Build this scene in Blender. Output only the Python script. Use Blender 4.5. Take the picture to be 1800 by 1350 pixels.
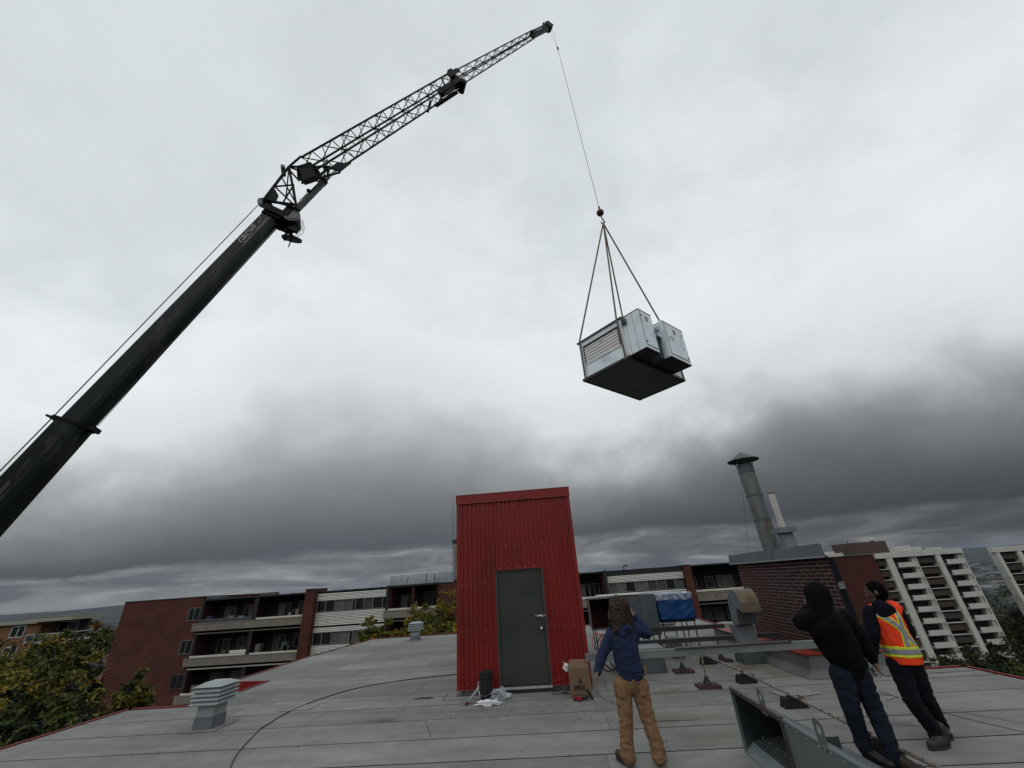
import bpy, bmesh, math, random
import numpy as np
from math import radians, sin, cos, tan, pi, hypot, atan2
from mathutils import Vector, Matrix, noise
random.seed(7)
for o in list(bpy.data.objects): bpy.data.objects.remove(o)
S = bpy.context.scene
COL = S.collection
# ------------------------------------------------------------------ camera
F, PITCH, ROLL, YAW, H = 701.0, radians(26.3), radians(4.04), radians(3.2), 1.9
def _rz(v): return Vector((v[0]*cos(YAW)-v[1]*sin(YAW), v[0]*sin(YAW)+v[1]*cos(YAW), v[2]))
_f = Vector((0, cos(PITCH), sin(PITCH))); _u = Vector((0, -sin(PITCH), cos(PITCH))); _r = Vector((1, 0, 0))
UP = _rz(_u*cos(ROLL)+_r*sin(ROLL)); RT = _rz(_r*cos(ROLL)-_u*sin(ROLL)); FW = _rz(_f)
CAM = Vector((0, 0, H))
cd = bpy.data.cameras.new('camera'); cam = bpy.data.objects.new('camera', cd); COL.objects.link(cam)
cam.matrix_world = Matrix(((RT.x, UP.x, -FW.x, 0), (RT.y, UP.y, -FW.y, 0), (RT.z, UP.z, -FW.z, H), (0, 0, 0, 1)))
cd.sensor_fit = 'HORIZONTAL'; cd.sensor_width = 36; cd.lens = 36*F/1800; cd.clip_end = 60000; cd.clip_start = .05
S.camera = cam
# metric survey of the photograph: a sight line met with a known plane of the place
def ray(px, py): return RT*((px-900)/F) - UP*((py-675)/F) + FW
def atz(px, py, z=0.):
    d = ray(px, py); return CAM + d*((z-H)/d.z)
def aty(px, py, Y):
    d = ray(px, py); return CAM + d*(Y/d.y)
def atx(px, py, X):
    d = ray(px, py); return CAM + d*(X/d.x)
def ath(px, py, D):
    d = ray(px, py); return CAM + d*(D/hypot(d.x, d.y))
# ------------------------------------------------------------------ sky and light
SUN_EL, SUN_AZ = radians(48), radians(200)
W = bpy.data.worlds.new('World'); S.world = W; W.use_nodes = True
nt = W.node_tree; nt.nodes.clear()
class NT:
    def __init__(s, nt): s.nt = nt
    def n(s, t, **k):
        nd = s.nt.nodes.new(t)
        for a, b in k.items(): setattr(nd, a, b)
        return nd
    def put(s, sock, v):
        if hasattr(v, 'is_output'): s.nt.links.new(v, sock)
        else: sock.default_value = v
    def m(s, op, a, b=0., c=0., clamp=False):
        nd = s.n('ShaderNodeMath', operation=op, use_clamp=clamp)
        s.put(nd.inputs[0], a); s.put(nd.inputs[1], b)
        if len(nd.inputs) > 2: s.put(nd.inputs[2], c)
        return nd.outputs[0]
    def vm(s, op, a, b=(0, 0, 0)):
        nd = s.n('ShaderNodeVectorMath', operation=op); s.put(nd.inputs[0], a); s.put(nd.inputs[1], b); return nd.outputs[0]
    def vec(s, x, y, z):
        nd = s.n('ShaderNodeCombineXYZ'); [s.put(nd.inputs[i], v) for i, v in enumerate((x, y, z))]; return nd.outputs[0]
    def sep(s, v):
        nd = s.n('ShaderNodeSeparateXYZ'); s.put(nd.inputs[0], v); return nd.outputs
    def noise(s, v, scale, detail=4, rough=.5, dist=0.):
        nd = s.n('ShaderNodeTexNoise'); s.put(nd.inputs['Vector'], v); nd.inputs['Scale'].default_value = scale
        nd.inputs['Detail'].default_value = detail; nd.inputs['Roughness'].default_value = rough; nd.inputs['Distortion'].default_value = dist
        return nd.outputs[0]
    def ramp(s, v, pts, interp='LINEAR'):
        nd = s.n('ShaderNodeValToRGB'); r = nd.color_ramp; r.interpolation = interp
        while len(r.elements) > 1: r.elements.remove(r.elements[-1])
        for i, (p, c) in enumerate(pts):
            e = r.elements[0] if i == 0 else r.elements.new(p)
            e.position = p
            if isinstance(c, (int, float)): c = (c, c, c)
            e.color = (*c[:3], 1)
        s.put(nd.inputs[0], v); return nd.outputs[0]
    def mix(s, f, a, b, blend='MIX'):
        nd = s.n('ShaderNodeMix', data_type='RGBA', blend_type=blend)
        s.put(nd.inputs[0], f)
        for sk, v in ((nd.inputs[6], a), (nd.inputs[7], b)):
            if isinstance(v, tuple): v = (*v[:3], 1)
            s.put(sk, v)
        return nd.outputs[2]
    def mr(s, v, a, b, c=0., d=1., smooth=False):
        nd = s.n('ShaderNodeMapRange'); nd.interpolation_type = 'SMOOTHSTEP' if smooth else 'LINEAR'
        s.put(nd.inputs[0], v)
        for i, q in enumerate((a, b, c, d)): s.put(nd.inputs[i+1], q)
        return nd.outputs[0]
k = NT(nt)
tc = k.n('ShaderNodeTexCoord').outputs['Generated']
X, Y, Z = k.sep(tc)
el = k.m('MULTIPLY', k.m('ARCSINE', Z), 57.2958)
az = k.m('MULTIPLY', k.m('ARCTAN2', X, Y), 57.2958)
zc = k.m('ADD', k.m('MAXIMUM', Z, 0.), .10)
P2 = k.vec(k.m('DIVIDE', X, zc), k.m('DIVIDE', Y, zc), 0.)
D3 = k.vm('MULTIPLY', tc, (1, 1, 1.35))
nbig = k.noise(k.vm('ADD', D3, (3.1, 7.7, 1.3)), 2.6, 6, .52, .2)
nfin = k.noise(k.vm('ADD', D3, (9.4, 2.2, 5.)), 7.0, 7, .56, .3)
npl = k.noise(P2, .55, 5, .5)
stre = k.noise(k.vec(k.m('MULTIPLY', az, .095), k.m('MULTIPLY', el, .62), 1.), 1.0, 6, .55, .7)
cosaz = k.m('COSINE', k.m('RADIANS', az)); cosaz = k.m('MAXIMUM', k.m('ABSOLUTE', cosaz), .45)
azn = k.mr(az, -180., 180.)
def azp(a): return (a+180)/360
# top of the dark cloud bank above each bearing (degrees / 40)
Tb = k.m('MULTIPLY', k.ramp(azn, [(azp(a), v/40) for a, v in ((-180, 18), (-120, 15), (-75, 12), (-60, 12), (-50, 14), (-42, 20), (-36, 25), (-26, 27), (-16, 26), (-3, 22.5), (6, 20), (14, 19.5), (22, 22), (32, 24), (42, 21), (52, 19), (70, 18), (120, 15), (180, 18))], 'B_SPLINE'), 40.)
E0 = k.m('ADD', k.m('MULTIPLY', cosaz, 4.9), k.m('MULTIPLY', k.m('SUBTRACT', nfin, .5), 2.4))
Tn = k.m('ADD', Tb, k.m('MULTIPLY', k.m('SUBTRACT', nbig, .5), 17.))
Tn = k.m('ADD', Tn, k.m('MULTIPLY', k.m('SUBTRACT', nfin, .5), 10.))
u = k.m('DIVIDE', k.m('SUBTRACT', el, E0), k.m('MAXIMUM', k.m('SUBTRACT', Tn, E0), 3.))
uu = k.mr(u, -.5, 3.0)
def up_(v): return (v+.5)/3.5
bank = k.ramp(uu, [(up_(a), b) for a, b in ((-.04, (.108, .117, .128)), (.02, (.080, .085, .096)), (.12, (.105, .111, .12)), (.3, (.178, .187, .194)), (.5, (.29, .303, .31)), (.68, (.43, .45, .46)), (.82, (.56, .59, .605)), (.98, (.70, .735, .755)), (1.4, (.80, .84, .865)), (2.1, (.745, .79, .815)), (3.0, (.68, .725, .745)))])
# right half of the bank is heavier
heavy = k.ramp(azn, [(azp(a), v) for a, v in ((-180, .8), (-60, 1.06), (-30, 1.1), (0, 1.06), (12, .90), (25, .70), (55, .56), (90, .8), (180, .8))])
inbank = k.mr(u, 1.25, .2, 0., 1., True)
bank = k.mix(inbank, bank, k.vm('MULTIPLY', bank, heavy))
patch = k.mr(k.m('ADD', k.m('MULTIPLY', nbig, .5), k.m('MULTIPLY', npl, .5)), .34, .66, .95, 1.05)
bank = k.vm('MULTIPLY', bank, k.vec(patch, patch, patch))
pf = k.mr(nfin, .3, .7, .96, 1.045)
bank = k.vm('MULTIPLY', bank, k.vec(pf, pf, pf))
# under the bank: far, streaky strato-cumulus down to the horizon
low = k.ramp(stre, [(.25, (.085, .095, .110)), (.45, (.128, .138, .152)), (.58, (.195, .205, .215)), (.70, (.31, .32, .32))])
lowaz = k.ramp(azn, [(azp(a), v) for a, v in ((-180, .8), (-70, 1.0), (-30, 1.12), (0, 1.1), (20, .82), (40, .62), (60, .58), (120, .7), (180, .8))])
low = k.vm('MULTIPLY', low, lowaz)
glow = k.m('MULTIPLY', k.mr(el, 1.5, .1, 0., 1., True), k.mr(az, -25., -55., 0., .85, True))
low = k.mix(glow, low, (.26, .265, .25))
edge = k.mr(u, -.05, .035, 0., 1., True)
sky = k.mix(edge, low, bank)
sky = k.mix(k.mr(el, 0., -2.), sky, (.05, .055, .06))
ns = k.n('ShaderNodeTexSky', sky_type='NISHITA', sun_disc=False, sun_elevation=SUN_EL, sun_rotation=SUN_AZ)
ns_ = k.vm('MULTIPLY', ns.outputs[0], (.08, .08, .08))
sky = k.mix(.97, ns_, sky)          # closed overcast deck in front of the clear sky
bg = k.n('ShaderNodeBackground'); k.put(bg.inputs[0], sky); bg.inputs[1].default_value = 1.0
k.put(k.n('ShaderNodeOutputWorld').inputs[0], bg.outputs[0])
sl = bpy.data.lights.new('sun', 'SUN'); sl.energy = .5; sl.angle = radians(50); sl.color = (1, .97, .93)
so = bpy.data.objects.new('sun', sl); COL.objects.link(so)
so.rotation_euler = Vector((sin(SUN_AZ)*cos(SUN_EL), cos(SUN_AZ)*cos(SUN_EL), sin(SUN_EL))).to_track_quat('Z', 'Y').to_euler()
S.view_settings.view_transform = 'Standard'; S.view_settings.look = 'None'; S.view_settings.exposure = 0; S.view_settings.gamma = 1
S.view_settings.use_curve_mapping = False
# ------------------------------------------------------------------ materials
def srgb(r, g, b):
    f = lambda c: (c/255/12.92 if c/255 <= .04045 else ((c/255+.055)/1.055)**2.4)
    return (f(r), f(g), f(b))
MATS = {}
def M(name, col, rough=.75, metal=0., var=.18, scale=2.5, col2=None, c2=(.55, .75), s2=1.2, bump=.12, bs=60., rnd=0., streak=0., spec=.4, stretch=(1, 1, 1), courses=0.):
    """rough, dirty, slightly uneven surface: base colour with large and small mottling, optional second colour in patches and downward streaks"""
    if name in MATS: return MATS[name]
    m = bpy.data.materials.new(name); m.use_nodes = True; MATS[name] = m
    t = m.node_tree; t.nodes.clear(); q = NT(t)
    bs_ = q.n('ShaderNodeBsdfPrincipled'); q.put(q.n('ShaderNodeOutputMaterial').inputs[0], bs_.outputs[0])
    pos = q.n('ShaderNodeNewGeometry').outputs['Position']
    if stretch != (1, 1, 1): pos = q.vm('MULTIPLY', pos, stretch)
    n1 = q.noise(pos, scale, 5, .6); n2 = q.noise(pos, scale*9, 3, .6)
    f = q.m('ADD', q.m('MULTIPLY', n1, .65), q.m('MULTIPLY', n2, .35))
    f = q.mr(f, .3, .7, 1-var, 1+var)
    c = q.vm('MULTIPLY', (*col,), q.vec(f, f, f))
    if rnd:
        r = q.n('ShaderNodeObjectInfo').outputs['Random']; r = q.mr(r, 0, 1, 1-rnd, 1+rnd); c = q.vm('MULTIPLY', c, q.vec(r, r, r))
    if col2:
        g = q.mr(q.noise(pos, s2, 6, .65), c2[0], c2[1], 0, 1); c = q.mix(g, c, tuple(col2))
    if streak:
        g = q.mr(q.noise(q.vm('MULTIPLY', pos, (6, 6, .5)), 1.3, 4, .6), .5, .75, 1., 1-streak); c = q.vm('MULTIPLY', c, q.vec(g, g, g))
    if courses:
        x_, y_, z_ = q.sep(pos); bt = q.n('ShaderNodeTexBrick'); q.put(bt.inputs['Vector'], q.vec(q.m('ADD', x_, y_), z_, 0.)); bt.inputs['Scale'].default_value = 1
        bt.inputs['Brick Width'].default_value = courses*3.2; bt.inputs['Row Height'].default_value = courses; bt.inputs['Mortar Size'].default_value = courses*.14; bt.inputs['Mortar Smooth'].default_value = .3
        bt.inputs['Color1'].default_value = (1.15, 1.15, 1.15, 1); bt.inputs['Color2'].default_value = (.72, .72, .72, 1); bt.inputs['Mortar'].default_value = (1.4, 1.55, 1.6, 1); c = q.vm('MULTIPLY', c, bt.outputs[0])
    q.put(bs_.inputs['Base Color'], c)
    rr = q.mr(n1, .3, .7, max(rough-.08, .03), min(rough+.08, 1)); q.put(bs_.inputs['Roughness'], rr)
    bs_.inputs['Metallic'].default_value = metal; bs_.inputs['Specular IOR Level'].default_value = spec
    if bump:
        b = q.n('ShaderNodeBump'); b.inputs['Strength'].default_value = bump; b.inputs['Distance'].default_value = .01
        q.put(b.inputs['Height'], q.noise(pos, bs, 3, .6)); q.put(bs_.inputs['Normal'], b.outputs[0])
    return m
# ------------------------------------------------------------------ mesh and scene helpers
ORG = {}
def origin(o): return ORG.get(o.name, Vector((0, 0, 0))) if o else Vector((0, 0, 0))
def tag(o, label=None, cat=None, group=None, kind=None):
    if label: o['label'] = label
    if cat: o['category'] = cat
    if group: o['group'] = group
    if kind: o['kind'] = kind
    return o
def thing(name, label, cat, loc=(0, 0, 0), group=None):
    o = bpy.data.objects.new(name, None); COL.objects.link(o); o.location = loc; o.empty_display_size = .2
    ORG[o.name] = Vector(loc); return tag(o, label, cat, group)
class MB:
    def __init__(s): s.v = []; s.f = []; s.mi = []; s.cur = 0
    def add(s, vs, fs):
        n = len(s.v); s.v += [tuple(v) for v in vs]; s.f += [tuple(i+n for i in f) for f in fs]; s.mi += [s.cur]*len(fs); return s
    def box(s, x0, x1, y0, y1, z0, z1):
        return s.add([(x, y, z) for z in (z0, z1) for y in (y0, y1) for x in (x0, x1)],
                     [(0, 2, 3, 1), (4, 5, 7, 6), (0, 1, 5, 4), (2, 6, 7, 3), (0, 4, 6, 2), (1, 3, 7, 5)])
    def obox(s, c, ax, ay, az, hx, hy, hz):
        c = Vector(c); P = []
        for k in (-1, 1):
            for j in (-1, 1):
                for i in (-1, 1): P.append(c+Vector(ax)*hx*i+Vector(ay)*hy*j+Vector(az)*hz*k)
        return s.add(P, [(0, 2, 3, 1), (4, 5, 7, 6), (0, 1, 5, 4), (2, 6, 7, 3), (0, 4, 6, 2), (1, 3, 7, 5)])
    def hexa(s, P):   # 8 corners, bottom ring then top ring
        return s.add(P, [(3, 2, 1, 0), (4, 5, 6, 7), (0, 1, 5, 4), (1, 2, 6, 5), (2, 3, 7, 6), (3, 0, 4, 7)])
    def cone(s, a, b, ra, rb=None, n=8, cap=True):
        a = Vector(a); b = Vector(b); rb = ra if rb is None else rb
        d = (b-a).normalized(); u = d.orthogonal().normalized(); w = d.cross(u)
        V = [a+(u*cos(2*pi*i/n)+w*sin(2*pi*i/n))*ra for i in range(n)]+[b+(u*cos(2*pi*i/n)+w*sin(2*pi*i/n))*rb for i in range(n)]
        Fs = [(i, (i+1) % n, n+(i+1) % n, n+i) for i in range(n)]
        if cap: Fs += [tuple(reversed(range(n))), tuple(range(n, 2*n))]
        return s.add(V, Fs)
    def tube(s, pts, r, n=6):
        for a, b in zip(pts[:-1], pts[1:]): s.cone(a, b, r, n=n)
        return s
    def prism(s, ring0, ring1):
        n = len(ring0)
        return s.add(list(ring0)+list(ring1), [(i, (i+1) % n, n+(i+1) % n, n+i) for i in range(n)]+[tuple(reversed(range(n))), tuple(range(n, 2*n))])
    def sphere(s, c, r, nu=12, nv=8, sc=(1, 1, 1)):
        V = [(c[0], c[1], c[2]+r*sc[2])]
        for j in range(1, nv):
            t = pi*j/nv
            for i in range(nu):
                p = 2*pi*i/nu; V.append((c[0]+r*sc[0]*sin(t)*cos(p), c[1]+r*sc[1]*sin(t)*sin(p), c[2]+r*sc[2]*cos(t)))
        V.append((c[0], c[1], c[2]-r*sc[2])); L = len(V)-1
        Fs = [(0, 1+i, 1+(i+1) % nu) for i in range(nu)]
        for j in range(nv-2):
            for i in range(nu):
                a = 1+j*nu; Fs.append((a+i, a+nu+i, a+nu+(i+1) % nu, a+(i+1) % nu))
        a = 1+(nv-2)*nu; Fs += [(a+i, L, a+(i+1) % nu) for i in range(nu)]
        return s.add(V, Fs)
    def build(s, name, mat, parent=None, smooth=False, label=None, cat=None, group=None, kind=None, bevel=0):
        o0 = origin(parent); me = bpy.data.meshes.new(name)
        used = sorted({i for f in s.f for i in f})
        if len(used) < len(s.v): mp = {u: i for i, u in enumerate(used)}; s.v = [s.v[u] for u in used]; s.f = [tuple(mp[i] for i in f) for f in s.f]
        me.from_pydata([(v[0]-o0.x, v[1]-o0.y, v[2]-o0.z) for v in s.v], [], s.f)
        for mm in (mat if isinstance(mat, (list, tuple)) else [mat]): me.materials.append(mm)
        if any(s.mi): me.polygons.foreach_set('material_index', s.mi)
        if smooth: me.polygons.foreach_set('use_smooth', [True]*len(me.polygons))
        me.update(); o = bpy.data.objects.new(name, me); COL.objects.link(o)
        if parent: o.parent = parent
        ORG[o.name] = o0.copy()
        if smooth == 'auto': pass
        if bevel:
            b = o.modifiers.new('bevel', 'BEVEL'); b.width = bevel; b.segments = 1; b.limit_method = 'ANGLE'
        return tag(o, label, cat, group, kind)
def B(name, mat, parent, x0, x1, y0, y1, z0, z1, **k): return MB().box(x0, x1, y0, y1, z0, z1).build(name, mat, parent, **k)
def inst(name, me, parent, loc, rot=None, **k):
    o = bpy.data.objects.new(name, me); COL.objects.link(o)
    if parent: o.parent = parent; o.location = Vector(loc)-origin(parent)
    else: o.location = loc
    if rot is not None: o.rotation_euler = rot
    return tag(o, **k)
def copy_tree(root, loc, label):
    c = root.copy(); COL.objects.link(c); c.location = loc; c['label'] = label
    def kids(o, p):
        for ch in [x for x in bpy.data.objects if x.parent == o]:
            d = ch.copy(); COL.objects.link(d); d.parent = p; kids(ch, d)
    kids(root, c); return c
def text_mesh(name, body, size, mat, parent, mw, depth=.001, sx=1., bold=0.):
    cu = bpy.data.curves.new(name, 'FONT'); cu.body = body; cu.size = size; cu.extrude = depth; cu.offset = bold
    cu.align_x = 'LEFT'; cu.resolution_u = 3
    t = bpy.data.objects.new('tmp', cu); COL.objects.link(t); dg = bpy.context.evaluated_depsgraph_get()
    me = bpy.data.meshes.new_from_object(t.evaluated_get(dg)); bpy.data.objects.remove(t); me.name = name
    o0 = origin(parent); me.transform(Matrix.Translation(-o0) @ mw @ Matrix.Diagonal((sx, 1, 1, 1))); me.materials.clear(); me.materials.append(mat)
    o = bpy.data.objects.new(name, me); COL.objects.link(o); o.parent = parent; ORG[o.name] = o0.copy(); return o
def frame(x, y, z, loc): return Matrix(((x[0], y[0], z[0], loc[0]), (x[1], y[1], z[1], loc[1]), (x[2], y[2], z[2], loc[2]), (0, 0, 0, 1)))

galv = M('galvanised', (.165, .185, .20), .5, .3, .2, 3, (.11, .125, .135), bump=.05, streak=.15)
galv_dark = M('galvanised_old', (.085, .098, .105), .55, .3, .25, 2.5, (.055, .06, .06), bump=.08, streak=.25)
tar = M('tar', (.008, .008, .008), .9, spec=.1)
red_paint = M('red_paint', (.19, .009, .007), .45, 0, .16, 1.3, (.125, .008, .007), (.48, .72), .9, bump=.10, bs=5, streak=.22)
dark_steel = M('dark_steel', (.018, .019, .02), .55, .3)
rust = M('rust', (.10, .035, .02), .85, 0, .4, 9)
black_plastic = M('black_plastic', (.012, .012, .013), .45)
white_paint = M('white_paint', (.62, .62, .58), .5, 0, .1)

# ------------------------------------------------------------------ terrain
def ground_z(x, y):
    r = hypot(x, y)
    t = min(max((r-45)/1300, 0), 1); t = t*t*(3-2*t)
    z = -17-133*t
    if x > 30: z -= min((x-30)/55, 1)*16*(1-t)
    z += (noise.noise(Vector((x*.01, y*.01, 0)))*5)*min(r/200, 1)*(1-t*.6)
    if r > 7500:
        a = atan2(x, y); k2 = min((r-7500)/6500, 1); k2 = k2*k2*(3-2*k2)
        z += k2*(172+45*(.5+noise.noise(Vector((a*3.2, 0, 5)))) + (30*noise.noise(Vector((a*11, 1, 5)))) + 55*math.exp(-((a+.62)/.16)**2))
    return z
def terrain():
    rs = [0, 12, 25, 40, 60, 90, 130, 180, 250, 340, 470, 650, 900, 1250, 1700, 2300, 3100, 4200, 5600, 7500, 8600, 9800, 11200, 12800, 14000, 17000, 22000, 30000]
    na = 240; V = [(0, 0, -17)]; Fs = []
    for r in rs[1:]:
        for i in range(na):
            a = 2*pi*i/na; x, y = r*sin(a), r*cos(a); V.append((x, y, ground_z(x, y)-(40 if r > 20000 else 0)))
    for i in range(na): Fs.append((0, 1+(i+1) % na, 1+i))
    for j in range(len(rs)-2):
        a = 1+j*na
        for i in range(na): Fs.append((a+i, a+(i+1) % na, a+na+(i+1) % na, a+na+i))
    m = MB().add(V, Fs)
    g = bpy.data.materials.new('land'); g.use_nodes = True; t = g.node_tree; t.nodes.clear(); q = NT(t)
    b = q.n('ShaderNodeBsdfPrincipled'); q.put(q.n('ShaderNodeOutputMaterial').inputs[0], b.outputs[0])
    pos = q.n('ShaderNodeNewGeometry').outputs['Position']
    n1 = q.noise(pos, .0016, 6, .6); n2 = q.noise(pos, .02, 5, .65)
    c = q.ramp(q.m('ADD', q.m('MULTIPLY', n1, .6), q.m('MULTIPLY', n2, .4)), [(.38, (.008, .012, .008)), (.47, (.018, .022, .012)), (.54, (.032, .030, .016)), (.62, (.03, .034, .022)), (.7, (.06, .06, .055))])
    q.put(b.inputs['Base Color'], c); b.inputs['Roughness'].default_value = .95
    m.build('ground', g, smooth=True, kind='structure')
terrain()

# ------------------------------------------------------------------ the roof we stand on
def roof_mat():
    m = bpy.data.materials.new('roof_membrane'); m.use_nodes = True; t = m.node_tree; t.nodes.clear(); q = NT(t)
    b = q.n('ShaderNodeBsdfPrincipled'); q.put(q.n('ShaderNodeOutputMaterial').inputs[0], b.outputs[0])
    pos = q.n('ShaderNodeNewGeometry').outputs['Position']
    big = q.noise(pos, .55, 5, .6); mid = q.noise(pos, 3.5, 5, .65); fine = q.noise(pos, 130, 3, .7)
    lon = q.noise(q.vm('MULTIPLY', pos, (.35, 2.6, 1)), 1.4, 5, .6)
    v = q.m('ADD', q.m('ADD', q.m('MULTIPLY', big, .35), q.m('MULTIPLY', mid, .2)), q.m('ADD', q.m('MULTIPLY', fine, .2), q.m('MULTIPLY', lon, .25)))
    c = q.ramp(v, [(.36, (.112, .114, .107)), (.5, (.182, .184, .173)), (.62, (.25, .25, .233))])
    r = q.n('ShaderNodeObjectInfo').outputs['Random']; r = q.mr(r, 0, 1, .82, 1.12); c = q.vm('MULTIPLY', c, q.vec(r, r, r))
    xx, yy, zz = q.sep(pos)
    def blob(cx, cy, rx, ry, lo=.35, sc=2.2):
        d = q.m('SQRT', q.m('ADD', q.m('POWER', q.m('DIVIDE', q.m('SUBTRACT', xx, cx), rx), 2.), q.m('POWER', q.m('DIVIDE', q.m('SUBTRACT', yy, cy), ry), 2.)))
        w = q.m('SUBTRACT', 1., d); return q.mr(q.m('ADD', w, q.m('MULTIPLY', q.m('SUBTRACT', q.noise(pos, sc, 5, .6), .5), 1.5)), lo, lo+.6, 0, 1)
    for cx, cy, rx, ry, col, am, sc in ((1.9, 8.9, .9, .35, (.10, .062, .025), .75, 2.2), (1.6, 7.4, 1.5, .45, (.13, .115, .075), .65, 2.), (2.0, 6.6, 1.0, .35, (.13, .112, .072), .6, 2.5), (3.9, 10.4, 1.1, .5, (.11, .075, .035), .7, 2.),
                                        (4.2, 9.7, .5, 1.1, (.11, .10, .05), .5, 3.), (-2.95, 8.05, .65, .30, (.085, .055, .045), .8, 3.5), (-2.3, 16.2, 1.5, .8, (.07, .075, .075), .5, 1.5), (-5.2, 14.5, 2.0, .5, (.09, .093, .09), .5, 1.5)):
        c = q.mix(q.m('MULTIPLY', blob(cx, cy, rx, ry, sc=sc), am), c, col)
    st = blob(-2.62, 9.36, .36, .17, .25, 3.5); c = q.mix(q.mr(st, .2, .5), c, (.028, .016, .013))
    # tar spatter in front of the door and scattered specks
    sp = q.mr(q.noise(pos, 22, 5, .7), .60, .66, 0, 1); c = q.mix(q.m('MULTIPLY', sp, blob(-.1, 8.2, 1.5, .9, .1, 4)), c, (.03, .03, .03))
    sp2 = q.mr(q.noise(pos, 9, 6, .75), .69, .72, 0, .8); c = q.mix(sp2, c, (.045, .045, .042))
    wl = q.mr(q.noise(q.vm('MULTIPLY', pos, (.6, 3.5, 1)), 2.1, 6, .7), .57, .72, 0, .5)
    far = q.mr(yy, 9.5, 12.5, 0, 1); c = q.mix(q.m('MULTIPLY', wl, far), c, (.085, .088, .088))
    q.put(b.inputs['Base Color'], c); b.inputs['Roughness'].default_value = .85; b.inputs['Specular IOR Level'].default_value = .3
    bp = q.n('ShaderNodeBump'); bp.inputs['Strength'].default_value = .5; bp.inputs['Distance'].default_value = .004
    q.put(bp.inputs['Height'], q.m('ADD', fine, q.m('MULTIPLY', mid, 3.))); q.put(b.inputs['Normal'], bp.outputs[0])
    return m
RM = roof_mat()
brick_mass = M('brick_mass', (.14, .035, .022), .85, 0, .25, 1.2)
poly = [(-9.05, -4), (7.3, -4), (7.3, 9.42), (4.52, 9.42), (4.52, 14.0), (5.95, 14.0), (5.98, 20.25), (-8.0, 20.6), (-8.62, 16.25), (-8.6, 12.15), (-7.45, 12.0), (-7.45, 9.76), (-9.05, 9.76)]
m = MB(); m.prism([(x, y, -16.9) for x, y in poly], [(x, y, -.03) for x, y in poly]); roof = m.build('roof', [brick_mass], kind='structure')
m = MB(); m.add([(x, y, -.0035) for x, y in poly], [tuple(range(len(poly)))]); m.build('tar_bed', tar, roof)
# membrane sheets, one course after another, butt gaps show the bitumen bleed
def xr(y):
    if y < 9.4: return -9.03, 7.28
    if y < 9.75: return -9.03, 4.5
    if y < 12.05: return -7.43, 4.5
    if y < 14.0: return -8.58, 4.5
    if y < 16.3: return -8.6, 5.93
    return -8.6+.6*(y-16.3)/4.3, 5.93
ys = [-3.98, -3.1, -2.2, -1.3, -.4, .5, 1.4, 2.3, 3.2, 4.1, 4.98, 5.55, 6.24, 7.06, 7.96, 8.80, 9.40, 9.74, 10.9, 12.04, 12.95, 13.98, 15.0, 16.25, 17.2, 18.2, 19.2, 20.22]
rs = random.Random(3)
for j, (a, b) in enumerate(zip(ys[:-1], ys[1:])):
    x0, x1 = xr((a+b)/2); cuts = [x0]
    xx = x0+rs.uniform(2.0, 5.0)
    while xx < x1-1.2: cuts.append(xx); xx += rs.uniform(4., 7.5)
    cuts.append(x1)
    for c0, c1 in zip(cuts[:-1], cuts[1:]):
        g = .036 if b < 9.5 else .028; z = rs.uniform(-.001, .001); sl_ = rs.uniform(-.006, .006); sk = rs.uniform(-.14, .14) if c1 < x1 else 0; sk0 = 0
        n = max(2, int((c1-c0)/.5)); top = []; bot = []
        for i in range(n+1):
            x = c0+.003+(c1-c0-.006)*i/n; w = .009*noise.noise(Vector((x*1.7, b*3, 1))); w2 = .009*noise.noise(Vector((x*1.7, a*3, 1)))
            bot.append((x, a+g*.5+w2, z)); top.append((x+(sk if i == n else 0)*0, b-g*.5+w, z+.002))
        mm = MB(); vs = bot+top+[(p[0], p[1], -.0045) for p in bot]+[(p[0], p[1], -.0045) for p in top]; N = n+1
        fs = [(i, i+1, N+i+1, N+i) for i in range(n)]+[(2*N+i+1, 2*N+i, 3*N+i, 3*N+i+1) for i in range(n)]
        fs += [(2*N+i, 2*N+i+1, i+1, i) for i in range(n)]+[(N+i, N+i+1, 3*N+i+1, 3*N+i) for i in range(n)]+[(0, N, 3*N, 2*N), (N-1, 3*N-1, 4*N-1, 2*N-1)]
        mm.add(vs, fs).build('membrane_sheet', RM, roof)
# red metal edge trim round the roof
def trim(pts, name='edge_trim'):
    for (xa, ya), (xb, yb) in zip(pts[:-1], pts[1:]):
        a = Vector((xa, ya, 0)); b = Vector((xb, yb, 0)); d = (b-a).normalized(); nrm = Vector((d.y, -d.x, 0))
        m = MB(); L = (b-a).length; c = (a+b)/2
        m.obox(c+nrm*.03+Vector((0, 0, -.14)), d, nrm, (0, 0, 1), L/2, .02, .16)
        m.obox(c+nrm*.03+Vector((0, 0, .008)), d, nrm, (0, 0, 1), L/2, .014, .004)
        m.build(name, red_paint, roof)
trim([(-9.05, 9.76), (-9.05, -4)][::-1][::-1]); 
trim([(-7.45, 9.76), (-9.0, 9.76)]); trim([(-7.45, 12.0), (-7.45, 9.8)]); trim([(-8.6, 12.15), (-7.48, 12.0)]); trim([(-8.62, 16.25), (-8.6, 12.2)]); trim([(-8.0, 20.6), (-8.62, 16.3)])
trim([(5.9, 20.25), (-7.95, 20.6)]); trim([(7.3, -4), (7.3, 9.4)]); trim([(7.25, 9.42), (4.9, 9.42)]); trim([(5.95, 14.0), (5.98, 20.2)])
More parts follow.
